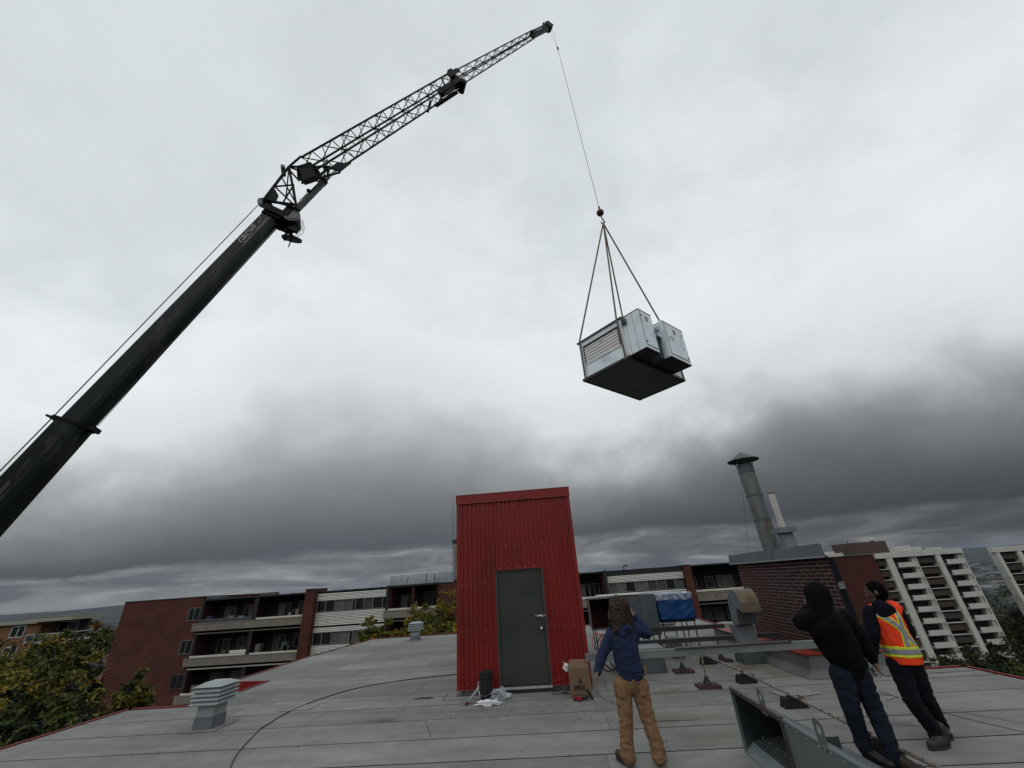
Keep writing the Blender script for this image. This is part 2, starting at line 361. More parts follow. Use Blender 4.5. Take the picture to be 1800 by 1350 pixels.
# low kerb wall round the light well, red cap
kerbm = M('kerb_felt', (.12, .125, .12), .85, 0, .2, 3, (.11, .10, .06), (.55, .75), 2.)
kb = thing('kerb_wall', 'low felt-covered kerb wall with red metal cap in front of the brick chimney', 'kerb wall', (4.6, 11.5, 0))
B('kerb', kerbm, kb, 4.56, 4.80, 9.22, 14.0, -.01, .33); B('kerb', kerbm, kb, 4.803, 5.9, 9.22, 9.41, -.01, .33)
m = MB(); m.add([(4.42, 9.1, .004), (4.42, 14, .004), (4.56, 14, .12), (4.56, 9.22, .12), (5.9, 9.1, .004), (5.9, 9.22, .12)], [(0, 3, 2, 1), (0, 4, 5, 3)]); m.build('cant_strip', kerbm, kb)
B('cap_flashing', red_paint, kb, 4.52, 4.86, 9.2, 14.02, .332, .352); B('cap_flashing', red_paint, kb, 4.862, 5.92, 9.19, 9.43, .33, .35)

# ------------------------------------------------------------------ red access shed
SX0, SX1, SY0, SY1 = -1.96, .56, 9.35, 12.2
concrete = M('concrete', (.17, .175, .165), .9, 0, .25, 3, (.06, .06, .055), (.58, .72), 5)
sh = thing('roof_shed', 'red corrugated metal roof access shed with a grey steel door', 'shed', (-.7, 10.8, 0))
B('base_curb', concrete, sh, SX0+.05, SX1-.05, SY0+.05, SY1-.05, -.01, .11)
B('core_wall', red_paint, sh, SX0+.06, SX1-.06, SY0+.06, SY1-.06, .111, 3.6)
def clad(x0, x1, z0, z1, y=SY0, axis='x', sgn=-1, pitch=.0985, pr=.022):
    m = MB(); prof = [(0, 0), (.018, 0), (.030, pr), (.068, pr), (.080, 0)]; pts = []; x = x0
    while x < x1-1e-4:
        for a, d in prof:
            if x+a <= x1: pts.append((x+a, d))
        x += pitch
    pts.append((x1, 0))
    f = (lambda a, d, z: (a, y+sgn*d, z)) if axis == 'x' else (lambda a, d, z: (y+sgn*d, a, z))
    V = [f(a, d, z0) for a, d in pts]+[f(a, d, z1) for a, d in pts]; n = len(pts)
    m.add(V, [((i, i+1, n+i+1, n+i) if (axis == 'x') == (sgn < 0) else (i+1, i, n+i, n+i+1)) for i in range(n-1)])
    return m.build('cladding_panel', red_paint, sh)
dx0, dx1, dz0, dz1 = -1.12, -.20, .09, 2.10
for a, b in ((SX0+.03, -1.16), ): clad(a, b, .10, 3.60)
clad(-1.159, -.171, 2.14, 3.60); clad(-.17, SX1-.03, .10, 3.60)
clad(SY0+.03, SY1-.03, .10, 3.6, SX0, 'y', -1); clad(SY0+.03, SY1-.03, .10, 3.6, SX1, 'y', 1); clad(SX0+.03, SX1-.03, .1, 3.6, SY1, 'x', 1)
for x, w in ((SX0, 1), (SX1, -1)):
    m = MB(); m.box(min(x-.028*w, x+.05*w), max(x-.028*w, x+.05*w), SY0-.03, SY0-.024, .1, 3.6); m.box(min(x-.029*w, x-.033*w), max(x-.029*w, x-.033*w), SY0-.03, SY0+.06, .1, 3.6); m.build('corner_trim', red_paint, sh)
B('cap_flashing', red_paint, sh, SX0-.045, SX1+.045, SY0-.045, SY0-.036, 3.565, 3.745); 
B('cap_flashing', red_paint, sh, SX0-.045, SX0-.036, SY0-.035, SY1+.03, 3.565, 3.745); B('cap_flashing', red_paint, sh, SX1+.036, SX1+.045, SY0-.035, SY1+.03, 3.565, 3.745)
B('roof_panel', red_paint, sh, SX0-.05, SX1+.05, SY0-.05, SY1+.05, 3.746, 3.765)
re_ = M('red_edge', (.24, .06, .055), .4)
for a, b, c, d, e, f in ((SX0-.05, SX1+.05, SY0-.056, SY0-.046, 3.562, 3.572), (SX0-.05, -1.17, SY0-.04, SY0-.025, .088, .099), (-.17, SX1+.05, SY0-.04, SY0-.025, .088, .099)): B('drip_edge', re_, sh, a, b, c, d, e, f)
screwm = M('screw', (.55, .52, .5), .35, .6)
m = MB()
for z in (.17, 1.06, 1.9, 2.62, 3.42):
    i = 0; x = SX0+.085
    while x < SX1-.08:
        if not (dx0-.06 < x < dx1+.06 and z < 2.15): m.sphere((x, SY0-.026, z+rs.uniform(-.012, .012)), .0068, 6, 4)
        x += .197 if i % 5 else .0985
        i += 1
for i in range(5): m.sphere((-1.05+i*.18, SY0-.03, 2.165), .008, 6, 4)
m.build('screws', screwm, sh, kind='stuff')
framem = M('door_frame_metal', (.055, .055, .05), .5, .2, .3, 5, (.1, .045, .03), (.6, .7), 9)
doorm = M('door_paint', (.036, .040, .038), .38, .1, .25, 1.1, (.05, .05, .045), (.45, .75), .8, bump=.04, bs=12)
fr = MB(); fr.box(dx0-.045, dx0, SY0-.04, SY0+.05, dz0, dz1+.045).box(dx1, dx1+.045, SY0-.04, SY0+.05, dz0, dz1+.045).box(dx0, dx1, SY0-.04, SY0+.05, dz1, dz1+.045); fr.build('door_frame', framem, sh)
MB().box(dx0-.06, dx1+.06, SY0-.065, SY0-.041, dz1+.03, dz1+.06).box(dx0-.066, dx0-.046, SY0-.05, SY0-.03, dz0, dz1+.03).box(dx1+.046, dx1+.066, SY0-.05, SY0-.03, dz0, dz1+.03).build('door_flashing', red_paint, sh)
dr = B('door', doorm, sh, dx0+.008, dx1-.008, SY0-.018, SY0+.03, dz0+.035, dz1-.006, bevel=.003)
MB().box(dx0-.05, dx1+.05, SY0-.075, SY0-.0, .07, .10).build('threshold', M('threshold_metal', (.42, .41, .38), .5, .4, .3, 8), sh)
steel = M('bright_steel', (.5, .5, .5), .3, .9)
hz = 1.175
MB().cone((dx1-.075, SY0-.018, 1.03), (dx1-.075, SY0-.05, 1.03), .032, n=16).sphere((dx1-.075, SY0-.075, 1.03), .032, 14, 9).build('handle', steel, dr, smooth=True)
MB().box(dx1-.19, dx1+.03, SY0-.045, SY0-.02, 1.235, 1.262).box(dx1-.06, dx1-.02, SY0-.06, SY0-.046, 1.215, 1.275).cone((dx1-.15, SY0-.03, 1.25), (dx1-.05, SY0-.055, 1.25), .011).build('hasp_lock', steel, dr)
for z in (.35, 1.1, 1.85): MB().cone((dx0+.002, SY0-.03, z-.05), (dx0+.002, SY0-.03, z+.05), .011).build('hinge', framem, dr)
# ------------------------------------------------------------------ louvred roof vents
ventm = M('vent_paint', (.27, .295, .305), .5, .1, .1, 6, bump=.03)
ventc = M('vent_curb', (.13, .145, .155), .6, .2, .2, 6)
VS = .74
def vent(loc, label):
    v = thing('roof_vent', label, 'roof vent', loc, 'louvred vents on the flat roof')
    x, y, _ = loc
    m = MB(); m.add([(x-.32, y-.32, .006), (x+.32, y-.32, .006), (x+.32, y+.32, .006), (x-.32, y+.32, .006)], [(0, 1, 2, 3)]); m.build('felt_collar', RM, v)
    B('curb', ventc, v, x-.165, x+.165, y-.165, y+.165, -.005, .17); B('neck', ventm, v, x-.152, x+.152, y-.152, y+.152, .17, .40)
    for i in range(4):
        z = .36+i*.060; a, b = .255, .205
        lo = [(x+sx*a, y+sy*a, z) for sx, sy in ((-1, -1), (1, -1), (1, 1), (-1, 1))]; hi = [(x+sx*b, y+sy*b, z+.043) for sx, sy in ((-1, -1), (1, -1), (1, 1), (-1, 1))]
        lo0 = [(p[0], p[1], p[2]-.012) for p in lo]
        m = MB(); m.prism(lo, hi); m.prism(lo0, [(p[0], p[1], p[2]-.0005) for p in lo]); m.build('louvre', ventm, v)
    m = MB(); m.prism([(x+sx*.26, y+sy*.26, .598) for sx, sy in ((-1, -1), (1, -1), (1, 1), (-1, 1))], [(x+sx*.13, y+sy*.13, .655) for sx, sy in ((-1, -1), (1, -1), (1, 1), (-1, 1))]); m.build('hood_top', ventm, v)
    return v
v1 = vent((-6.08, 8.24, 0), 'pale grey louvred roof vent at the near left notch of the roof')
v2 = copy_tree(v1, (-5.78, 18.95, 0), 'small far louvred roof vent in front of the courtyard shrubs')

# ------------------------------------------------------------------ brick chimney block with two flues
mortar = M('mortar', (.27, .235, .215), .95, 0, .2, 6)
brickm = M('brick', (.034, .009, .007), .85, 0, .3, 18, rnd=.45, col2=(.016, .007, .006), c2=(.55, .7), s2=3)
ch = thing('brick_chimney', 'dark red brick chimney block with galvanised cap standing behind the kerb wall', 'chimney', (6.3, 11.6, 0))
CX, CY0, CY1, CZ = 5.68, 9.42, 13.9, 1.97
cpl = [(CX+.012, CY0), (7.15, CY0+1.47/tan(radians(27))), (7.15, CY1), (CX+.012, CY1)]
m = MB(); m.prism([(a+.006, b, -16.9) for a, b in cpl], [(a+.006, b, CZ) for a, b in cpl]); m.build('core_wall', M('core_dark', (.012, .010, .010), .9, spec=.1), ch); B('mortar_bed', mortar, ch, CX+.0115, CX+.017, CY0, CY1, -1.6, CZ)
bl, bh, mo = .33, .0585, .018
bmes = []
for L in (bl, bl*.5):
    mb = MB().box(-.004, .012, 0, L-.036, 0, bh); o = mb.build('brick', brickm); bmes.append(o.data); bpy.data.objects.remove(o)
rb = random.Random(5); cnt = 0; mass = MB(); zc_ = CZ-.02; row = 0
while zc_ > -1.4:
    zc_ -= .0755; y = CY0+.004-(bl*.5 if row % 2 else 0); row += 1
    while y < CY1-.05:
        ya = max(y, CY0+.004); L = min(y+bl, CY1)-ya
        full = L > bl*.9
        if L > .06:
            pr = (rb.uniform(-.0015, .0015)); dz = rb.uniform(-.0018, .0018)
            near = ya < 12.1 and zc_ > .35
            if near and cnt < 298 and (full or abs(L-bl*.5) < .01):
                inst('brick', bmes[0 if full else 1], ch, (CX+.004+pr, ya, zc_+dz)); cnt += 1
            else: mass.box(CX-.002+pr*.6, CX+.016+pr, ya, ya+L-.036, zc_+dz, zc_+bh+dz)
        y += bl
mass.build('bricks', brickm, ch, kind='stuff')
# narrow return face and downpipe on its near corner
cfm = M('chimney_flashing', (.125, .145, .158), .45, .3, .14, 1.6, (.16, .11, .08), (.62, .72), 1.7, bump=.03, streak=.3)
def ring(pl, off, z):
    c = Vector((sum(p[0] for p in pl)/4, sum(p[1] for p in pl)/4)); R = []
    for p in pl: d = (Vector(p)-c); R.append((p[0]+(off if d.x > 0 else -off), p[1]+(off if d.y > 0 else -off), z))
    return R
m = MB(); m.prism(ring(cpl, .15, CZ+.0), ring(cpl, .13, CZ+.235)); m.build('cap_flashing', cfm, ch)
m = MB(); m.prism(ring(cpl, .175, CZ-.03), ring(cpl, .165, CZ-.002)); m.build('drip_edge', galv, ch)
B('flashing_joint', galv, ch, CX-.157, CX-.14, 11.35, 11.41, CZ-.0, CZ+.238)
m = MB(); m.cone((5.66, 9.30, -3), (5.66, 9.30, CZ-.04), .06, n=10); m.build('corner_pipe', M('blue_pipe', (.006, .007, .010), .8, spec=.08), ch, smooth=True)
rustg = M('rusty_flue', (.13, .14, .136), .55, .25, .22, 3, (.10, .05, .025), (.56, .68), 2.6, bump=.06, streak=.35)
fl = thing('flue_stack', 'tall weathered round metal flue with conical rain cap on the chimney block', 'flue', (6.3, 12.78, CZ+.24))
fx, fy, fz = 6.3, 12.78, CZ+.235; fr_ = .222
sg = [fz, fz+.86, fz+1.55, fz+2.25]
for i, (a, b) in enumerate(zip(sg[:-1], sg[1:])):
    MB().cone((fx, fy, a+.002), (fx, fy, b), fr_, n=28).build('flue_section', rustg, fl, smooth=False)
    MB().cone((fx, fy, b-.03), (fx, fy, b+.01), fr_+.012, n=28).build('joint_band', galv_dark, fl)
MB().cone((fx, fy, sg[-1]+.01), (fx, fy, sg[-1]+.22), fr_+.006, n=28, cap=False).build('collar', galv_dark, fl)
top = sg[-1]+.22
for i in range(4):
    a = 2*pi*i/4+.5; p = Vector((fx+cos(a)*fr_, fy+sin(a)*fr_, top-.12)); q_ = Vector((fx+cos(a)*(fr_+.12), fy+sin(a)*(fr_+.12), top+.16))
    MB().cone(p, q_, .014).build('cap_strut', galv_dark, fl)
MB().cone((fx, fy, top+.14), (fx, fy, top+.40), .45, .01, n=36, cap=False).cone((fx, fy, top+.12), (fx, fy, top+.14), .445, .45, n=36, cap=False).build('rain_cap', galv_dark, fl, smooth=False)
MB().cone((fx-.30, fy-.17, top-.4), (5.72, 12.95, fz), .004, n=4).build('guy_wire', dark_steel, fl)
f2 = thing('small_flue', 'slim bright metal flue on square galvanised boot beside the big flue', 'flue', (6.35, 11.95, CZ+.235))
gx, gy = 6.35, 11.95
m = MB(); m.hexa([(gx-.15, gy-.16, fz), (gx+.15, gy-.16, fz), (gx+.15, gy+.16, fz), (gx-.15, gy+.16, fz), (gx-.13, gy-.14, fz+.4), (gx+.13, gy-.14, fz+.4), (gx+.13, gy+.14, fz+.4), (gx-.13, gy+.14, fz+.4)]); m.build('boot', galv, f2)
B('boot_cap', galv, f2, gx-.21, gx+.21, gy-.25, gy+.25, fz+.402, fz+.53)
MB().cone((gx, gy, fz+.53), (gx, gy, fz+1.42), .082, n=20).build('flue_pipe', M('bright_flue', (.48, .46, .43), .4, .2, .15, 4, streak=.3), f2, smooth=False)
MB().cone((gx, gy, fz+1.425), (gx, gy, fz+1.47), .09, n=20).sphere((gx, gy, fz+1.47), .086, 16, 8, (1, 1, .45)).build('flue_cap', M('cap_brown', (.16, .14, .125), .6, .3), f2)

# ------------------------------------------------------------------ gooseneck hood duct in front of the chimney
gh = thing('gooseneck_hood', 'galvanised gooseneck exhaust hood with rusty curved back beside the brick chimney', 'exhaust hood', (4.2, 10.9, 0))
hx0, hx1 = 4.0, 4.42
B('curb', galv_dark, gh, 3.93, 4.38, 10.62, 11.08, -.01, .30)
B('duct', galv, gh, 3.97, 4.36, 10.68, 11.04, .30, .72)
XH0, XH1 = 3.97, 4.36
hp = [atx(px, py, XH0) for px, py in ((1289, 1098), (1284, 1080), (1280, 1062), (1279, 1048), (1281, 1040), (1286, 1036), (1291, 1040), (1296, 1048), (1301, 1060), (1306, 1077), (1293.5, 1068), (1299, 1098))]
rustback = M('hood_back', (.12, .10, .065), .55, .3, .3, 4, (.085, .045, .02), (.5, .7), 4)
for xx_, fl_ in ((XH0, False), (XH1, True)):
    V = [(xx_, p.y, p.z) for p in hp]; mh = MB(); mh.add(V, [tuple(range(len(V))) if not fl_ else tuple(reversed(range(len(V))))]); mh.build('hood_side', galv, gh)
mh = MB(); n = len(hp); V = [(XH0, p.y, p.z) for p in hp]+[(XH1, p.y, p.z) for p in hp]
mh.add(V, [(i+1, i, n+i, n+i+1) for i in range(4, 9)]); mh.build('hood_back', rustback, gh)
mh = MB(); mh.add(V, [(i+1, i, n+i, n+i+1) for i in range(0, 4)]+[(10, 11, n+11, n+10), (9, 10, n+10, n+9)]); mh.build('hood_cheek', galv_dark, gh)

# ------------------------------------------------------------------ steel beams and stands across the roof
beamm = M('beam_paint', (.135, .145, .142), .7, .0, .3, 2.2, (.085, .058, .035), (.56, .70), 1.8, bump=.08)
darkbeam = M('old_beam', (.022, .024, .024), .75, .0, .3, 3, (.05, .03, .02), (.55, .7), 3)
def ibeam(label, x0, x1, y, z0, z1, w, mat, plate=None):
    t = thing('steel_beam', label, 'beam', ((x0+x1)/2, y, z0), 'steel beams carried over the roof')
    B('web', mat, t, x0, x1, y-.045, y-.035, z0+.01, z1-.01); B('flange', mat, t, x0, x1, y-.05, y+w, z1-.01, z1); B('flange', mat, t, x0, x1, y-.05, y+w, z0, z0+.01)
    if plate: B('top_plate', M('plate_brown', (.045, .035, .035), .6, .1), t, plate[0], plate[1], y-.075, y+w+.01, z1+.001, z1+.016)
    return t
ibeam('front steel beam with peeling grey paint and brown top plate', .50, 4.74, 9.0, .485, .60, .06, beamm, (2.16, 4.22))
ibeam('middle dark steel beam behind the grey front beam', 1.35, 4.95, 11.0, .42, .50, .08, darkbeam)
ibeam('rearmost dark steel beam under the blue wrapped unit', 1.3, 4.4, 12.6, .47, .56, .1, darkbeam)
padm = M('pad_brown', (.055, .022, .02), .85, 0, .3, 6)
postm = M('post_metal', (.20, .18, .15), .55, .4, .3, 6, (.12, .06, .03), (.5, .65), 8)
def stand(x, y, ztop, label):
    t = thing('pipe_stand', label, 'stand', (x, y, 0), 'post stands under the beams')
    B('base_pad', padm, t, x-.19, x+.19, y-.15, y+.15, .004, .045); B('base_plate', dark_steel, t, x-.12, x+.12, y-.08, y+.08, .046, .056)
    MB().cone((x, y, .056), (x, y, .17), .085, .026, n=4).build('gusset', dark_steel, t); MB().cone((x, y, .10), (x, y, ztop), .017, n=8).build('post', postm, t)
    return t
stand(2.60, 8.99, .484, 'post stand on brown pad under the front beam'); stand(2.55, 10.3, .42, 'post stand on brown pad behind the front beam'); stand(3.66, 11.15, .42, 'short jack stand under the middle beam near the hood')
# curb boxes standing on the roof behind the front beam
for (a, b, c, d, h, lab) in ((1.25, 2.22, 10.28, 10.9, .42, 'grey sheet metal box curb behind the man in the blue hoodie'), (2.75, 3.0, 11.7, 12.0, .4, 'narrow dark upright duct below the grey plenum')):
    t = thing('duct_curb', lab, 'duct curb', ((a+b)/2, (c+d)/2, 0)); B('curb_box', galv_dark, t, a, b, c, d, 0, h); B('curb_lid', galv, t, a-.02, b+.02, c-.02, d+.02, h+.001, h+.03); B('seam', dark_steel, t, (a+b)/2-.003, (a+b)/2+.003, c-.004, c-.001, 0, h)
t = thing('gas_pipe', 'thin rusty gas pipe running over black blocks past the workers', 'pipe', (3.3, 8, 0))
pr_ = random.Random(2); pts = [(3.2, 11.3, .19), (3.3, 9.1, .17), (3.33, 7.3, .16), (3.3, 5.9, .165), (3.3, 3.0, .16)]
MB().tube(pts, .021, 8).build('pipe', M('pipe_metal', (.26, .23, .20), .5, .4, .35, 9, (.10, .055, .035), (.5, .62), 12), t)
for p in pts[1:4]: MB().cone((p[0], p[1]-.04, p[2]), (p[0], p[1]+.04, p[2]), .028, n=10).build('coupling', rust, t)
rubber = M('rubber', (.007, .007, .008), .8)
for (x, y, lab) in ((3.28, 10.95, 'small black block under the far end of the gas pipe'), (3.34, 9.16, 'black block under the gas pipe beside the brown pad stand'), (3.36, 7.62, 'black rubber block under the gas pipe between duct and worker'), (3.34, 5.85, 'black rubber block under the gas pipe between the legs of the worker in black')):
    t = thing('pipe_block', lab, 'block', (x, y, 0), 'blocks under the gas pipe')
    m = MB(); m.hexa([(x-.17, y-.09, 0), (x+.17, y-.09, 0), (x+.17, y+.09, 0), (x-.17, y+.09, 0), (x-.14, y-.07, .13), (x+.14, y-.07, .13), (x+.14, y+.07, .13), (x-.14, y+.07, .13)]); m.build('block', rubber, t, bevel=.01)
    B('strap', dark_steel, t, x-.03, x+.03, y-.02, y+.02, .131, .15)

# ------------------------------------------------------------------ condenser ducts on legs, blue tarp
hv = thing('ductwork_unit', 'raised grey sheet metal duct and plenum on thin legs behind the long-haired man', 'ductwork', (2, 13, 0))
inred = M('duct_inside', (.07, .012, .010), .7)
# open duct at the left, with a flared transition to the tall plenum
x0, x1, y0, y1, z0, z1 = 1.02, 1.62, 13.0, 13.9, .58, 1.30
m = MB(); m.box(x0, x1, y1-.01, y1, z0, z1).box(x0, x0+.012, y0, y1, z0, z1).box(x0, x1, y0, y1, z1-.01, z1).box(x0, x1, y0, y1, z0, z0+.01); m.build('open_duct', inred, hv)
MB().box(x0-.03, x0, y0-.01, y0+.02, z0-.03, z1+.03).box(x0, x1+.02, y0-.01, y0+.02, z1+.0, z1+.03).box(x0, x1+.02, y0-.01, y0+.02, z0-.03, z0).build('flange', galv, hv)
m = MB(); m.hexa([(x1, y0, z0), (2.45, 12.95, .38), (2.45, 13.9, .38), (x1, y1, z0), (x1, y0, z1), (2.45, 12.95, 1.34), (2.45, 13.9, 1.34), (x1, y1, z1)]); m.build('transition', galv_dark, hv)
B('plenum', galv_dark, hv, 2.452, 2.84, 12.93, 13.92, .36, 1.345); B('seam', galv, hv, 2.44, 2.455, 12.922, 12.95, .36, 1.35)
m = MB(); m.cone((x1+.02, y0-.012, .62), (2.43, 12.93, 1.30), .006, n=4); m.build('cross_brake', galv, hv)
B('duct_lid', M('lid_white', (.45, .45, .43), .5), hv, 1.3, 2.5, 12.98, 13.9, 1.352, 1.37)
for x in (1.10, 1.85, 2.5, 2.8):
    for y in (13.05, 13.85): MB().cone((x, y, 0), (x, y, .6 if x < 2 else .36), .016, n=6).build('leg', dark_steel, hv)
tp = thing('wrapped_condenser', 'condenser wrapped in blue tarp with clear plastic over its top, on thin legs', 'wrapped unit', (3.4, 13.4, 0))
def tarp(name, mat, x0, x1, y0, y1, z0, z1, amp, seed, top=True):
    N = 22; m = MB(); V = []; loops = []
    per = [(x0+(x1-x0)*i/N, y0) for i in range(N)]+[(x1, y0+(y1-y0)*i/N) for i in range(N)]+[(x1-(x1-x0)*i/N, y1) for i in range(N)]+[(x0, y1-(y1-y0)*i/N) for i in range(N)]
    K = 14; n = len(per); cx, cy = (x0+x1)/2, (y0+y1)/2
    for k_ in range(K+1):
        z = z0+(z1-z0)*k_/K
        for i, (x, y) in enumerate(per):
            w = noise.noise(Vector((x*9+z*2, y*9, seed+z*1.5)))*amp+abs(noise.noise(Vector((x*5-z*6, y*5+z*4, seed+9))))*amp*1.2
            rr = max(0, (k_/K-.82)/.18)**2*.09
            V.append((x+(x-cx)/(x1-x0)*2*(w-rr), y+(y-cy)/(y1-y0)*2*(w-rr), z+noise.noise(Vector((x*4, y*4, seed)))*amp*.8*(1 if k_ > 0 else .6)))
    for k_ in range(K):
        for i in range(n): V and m.f.append((k_*n+i, k_*n+(i+1) % n, (k_+1)*n+(i+1) % n, (k_+1)*n+i))
    m.v = V; m.mi = [0]*len(m.f)
    if top: m.f.append(tuple(K*n+i for i in range(n))); m.mi.append(0); m.f.append(tuple(reversed(range(n)))); m.mi.append(0)
    return m
tm = tarp('tarp', None, 2.90, 3.86, 13.0, 13.9, .68, 1.30, .03, 2); tm.build('tarp', M('blue_tarp', (.004, .045, .16), .42, 0, .25, 7, bump=.25, bs=30), tp, smooth=True)
def plastic():
    m = bpy.data.materials.new('clear_plastic'); m.use_nodes = True; b = m.node_tree.nodes['Principled BSDF']
    q = NT(m.node_tree); pos = q.n('ShaderNodeNewGeometry').outputs['Position']
    b.inputs['Base Color'].default_value = (.55, .6, .65, 1); b.inputs['Roughness'].default_value = .18; b.inputs['Coat Weight'].default_value = .6
    q.put(b.inputs['Alpha'], q.mr(q.noise(pos, 9, 5, .7), .40, .62, .12, .75))
    bp = q.n('ShaderNodeBump'); bp.inputs['Strength'].default_value = .9; bp.inputs['Distance'].default_value = .03; q.put(bp.inputs['Height'], q.noise(pos, 22, 4, .6)); q.put(b.inputs['Normal'], bp.outputs[0])
    return m
PL = plastic(); tm = tarp('p', None, 2.885, 3.88, 12.985, 13.92, 1.16, 1.345, .035, 5); tm.build('plastic_sheet', PL, tp, smooth=True)
B('base_frame', dark_steel, tp, 2.92, 3.84, 13.02, 13.88, .62, .665)
for x in (2.95, 3.46, 3.8):
    for y in (13.06, 13.84): MB().cone((x, y, 0), (x, y, .62), .016, n=6).build('leg', dark_steel, tp)
t = thing('roof_box', 'small flat grey box on the far roof below the tarp-wrapped unit', 'box', (4.3, 17.5, 0)); B('box', galv, t, 3.75, 4.25, 17.2, 17.7, 0, .16); B('lid', galv_dark, t, 3.73, 4.27, 17.18, 17.72, .161, .19)
t = thing('roof_drum', 'squat dark mushroom vent on the far roof corner beside the gooseneck hood', 'roof vent', (5.45, 15.3, 0))
MB().cone((5.45, 15.3, 0), (5.45, 15.3, .22), .2, n=16).build('base', dark_steel, t); MB().cone((5.45, 15.3, .2), (5.45, 15.3, .30), .33, .3, n=18).build('cap', M('cap_tan', (.2, .19, .16), .8), t); MB().cone((5.45, 15.3, .12), (5.45, 15.3, .2), .31, n=18).build('skirt', dark_steel, t)

# ------------------------------------------------------------------ foreground intake hood lying on the roof
dk = thing('intake_hood', 'open sheet metal intake hood with wire screen lying on the roof in the foreground', 'duct hood', (2.4, 5, 0))
DX, YA, YB, YC, DZ = 2.02, 6.08, 4.92, 2.6, .60
newgalv = M('new_galvanised', (.125, .15, .152), .45, .25, .12, 3, (.10, .122, .125), (.45, .7), 1.6, bump=.02)
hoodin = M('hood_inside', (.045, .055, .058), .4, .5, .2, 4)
screen = M('screen_wire', (.14, .155, .16), .45, .3)
gasket = M('gasket', (.06, .04, .04), .6, .1)
# sloped top from the ridge down to the far side, ends, floor
XF = 3.02
m = MB(); m.add([(DX, YC, DZ), (XF, YC, .06), (XF, YA, .06), (DX, YA, DZ), (DX, YC, DZ-.006), (XF, YC, .054), (XF, YA, .054), (DX, YA, DZ-.006)], [(0, 1, 2, 3), (7, 6, 5, 4), (0, 4, 5, 1), (2, 6, 7, 3), (1, 5, 6, 2), (3, 7, 4, 0)]); m.build('sloped_top', newgalv, dk)
for y in (YA, YC):
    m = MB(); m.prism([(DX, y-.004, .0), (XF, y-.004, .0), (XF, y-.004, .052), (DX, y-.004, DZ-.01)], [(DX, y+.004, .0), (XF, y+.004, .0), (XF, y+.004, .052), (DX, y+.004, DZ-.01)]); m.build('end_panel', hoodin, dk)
B('floor_pan', newgalv, dk, DX, XF, YC, YA, .002, .012)
B('side_panel', newgalv, dk, DX-.004, DX+.004, YC, YB-.012, .013, DZ-.02)
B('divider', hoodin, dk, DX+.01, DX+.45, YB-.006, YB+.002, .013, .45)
fm_ = MB().box(DX-.02, DX+.012, YB-.01, YA+.02, DZ-.03, DZ+.012); fm_.build('opening_frame', gasket, dk)
B('opening_frame', newgalv, dk, DX-.018, DX+.012, YA-.005, YA+.018, .0, DZ-.031); B('opening_frame', gasket, dk, DX-.021, DX+.012, YB-.012, YB+.018, .0, DZ-.031)
m = MB(); m.add([(DX-.016, YB, .012), (DX-.016, YA, .012), (DX+.09, YA, .10), (DX+.09, YB, .10)], [(0, 3, 2, 1)]); m.build('sill_panel', M('sill_bright', (.17, .21, .215), .4, .3, .2, 5), dk)
m = MB()
for i in range(26):
    y = YB+.03+i*(YA-YB-.06)/25; m.cone((DX+.10, y, .11), (DX+.62, y, .15), .0045, n=4)
for i in range(12):
    x = DX+.10+i*.52/11; zz_ = .114+.04*i/11; m.cone((x, YB+.02, zz_), (x, YA-.02, zz_), .0035, n=4)
m.build('wire_screen', screen, dk, kind='stuff')
B('top_flange', newgalv, dk, DX-.012, DX+.03, YC, YB-.015, DZ-.018, DZ-.004)
m = MB()
for i in range(14): m.sphere((DX-.008, YB-.09-i*.16, DZ-.035), .007, 6, 4)
for i in range(7): m.sphere((DX+.175, YB+.1+i*.16, .155), .008, 6, 4)
m.build('screws', steel, dk, kind='stuff')
lugm = M('lug_metal', (.11, .12, .125), .55, .2)
for y in (5.27, 4.28):
    # plate with a hole
    n = 20; out = []; inn = []; w, h = .062, .15
    for i in range(n):
        a = 2*pi*i/n; ca, sa = cos(a), sin(a); s_ = min(w/max(abs(ca), 1e-6), .075/max(abs(sa), 1e-6)); s_ = min(s_, .078)
        out.append((y+ca*s_, DZ+.082+sa*s_)); inn.append((y+ca*.033, DZ+.088+sa*.033))
    V = [(DX-.005, a, b) for a, b in out]+[(DX-.005, a, b) for a, b in inn]+[(DX+.004, a, b) for a, b in out]+[(DX+.004, a, b) for a, b in inn]; m = MB()
    fs = []
    for i in range(n):
        j = (i+1) % n; fs += [(i, n+i, n+j, j), (2*n+i, 2*n+j, 3*n+j, 3*n+i), (i, j, 2*n+j, 2*n+i), (n+i, 3*n+i, 3*n+j, n+j)]
    m.add(V, fs); m.box(DX-.0055, DX+.0035, y-.06, y+.06, DZ-.06, DZ+.03)
    lg = m.build('lifting_lug', lugm, dk)
    for s_ in (-.03, .03): MB().cone((DX-.02, y+s_, DZ-.03), (DX-.004, y+s_, DZ-.03), .011, n=6).build('bolt', steel, lg)

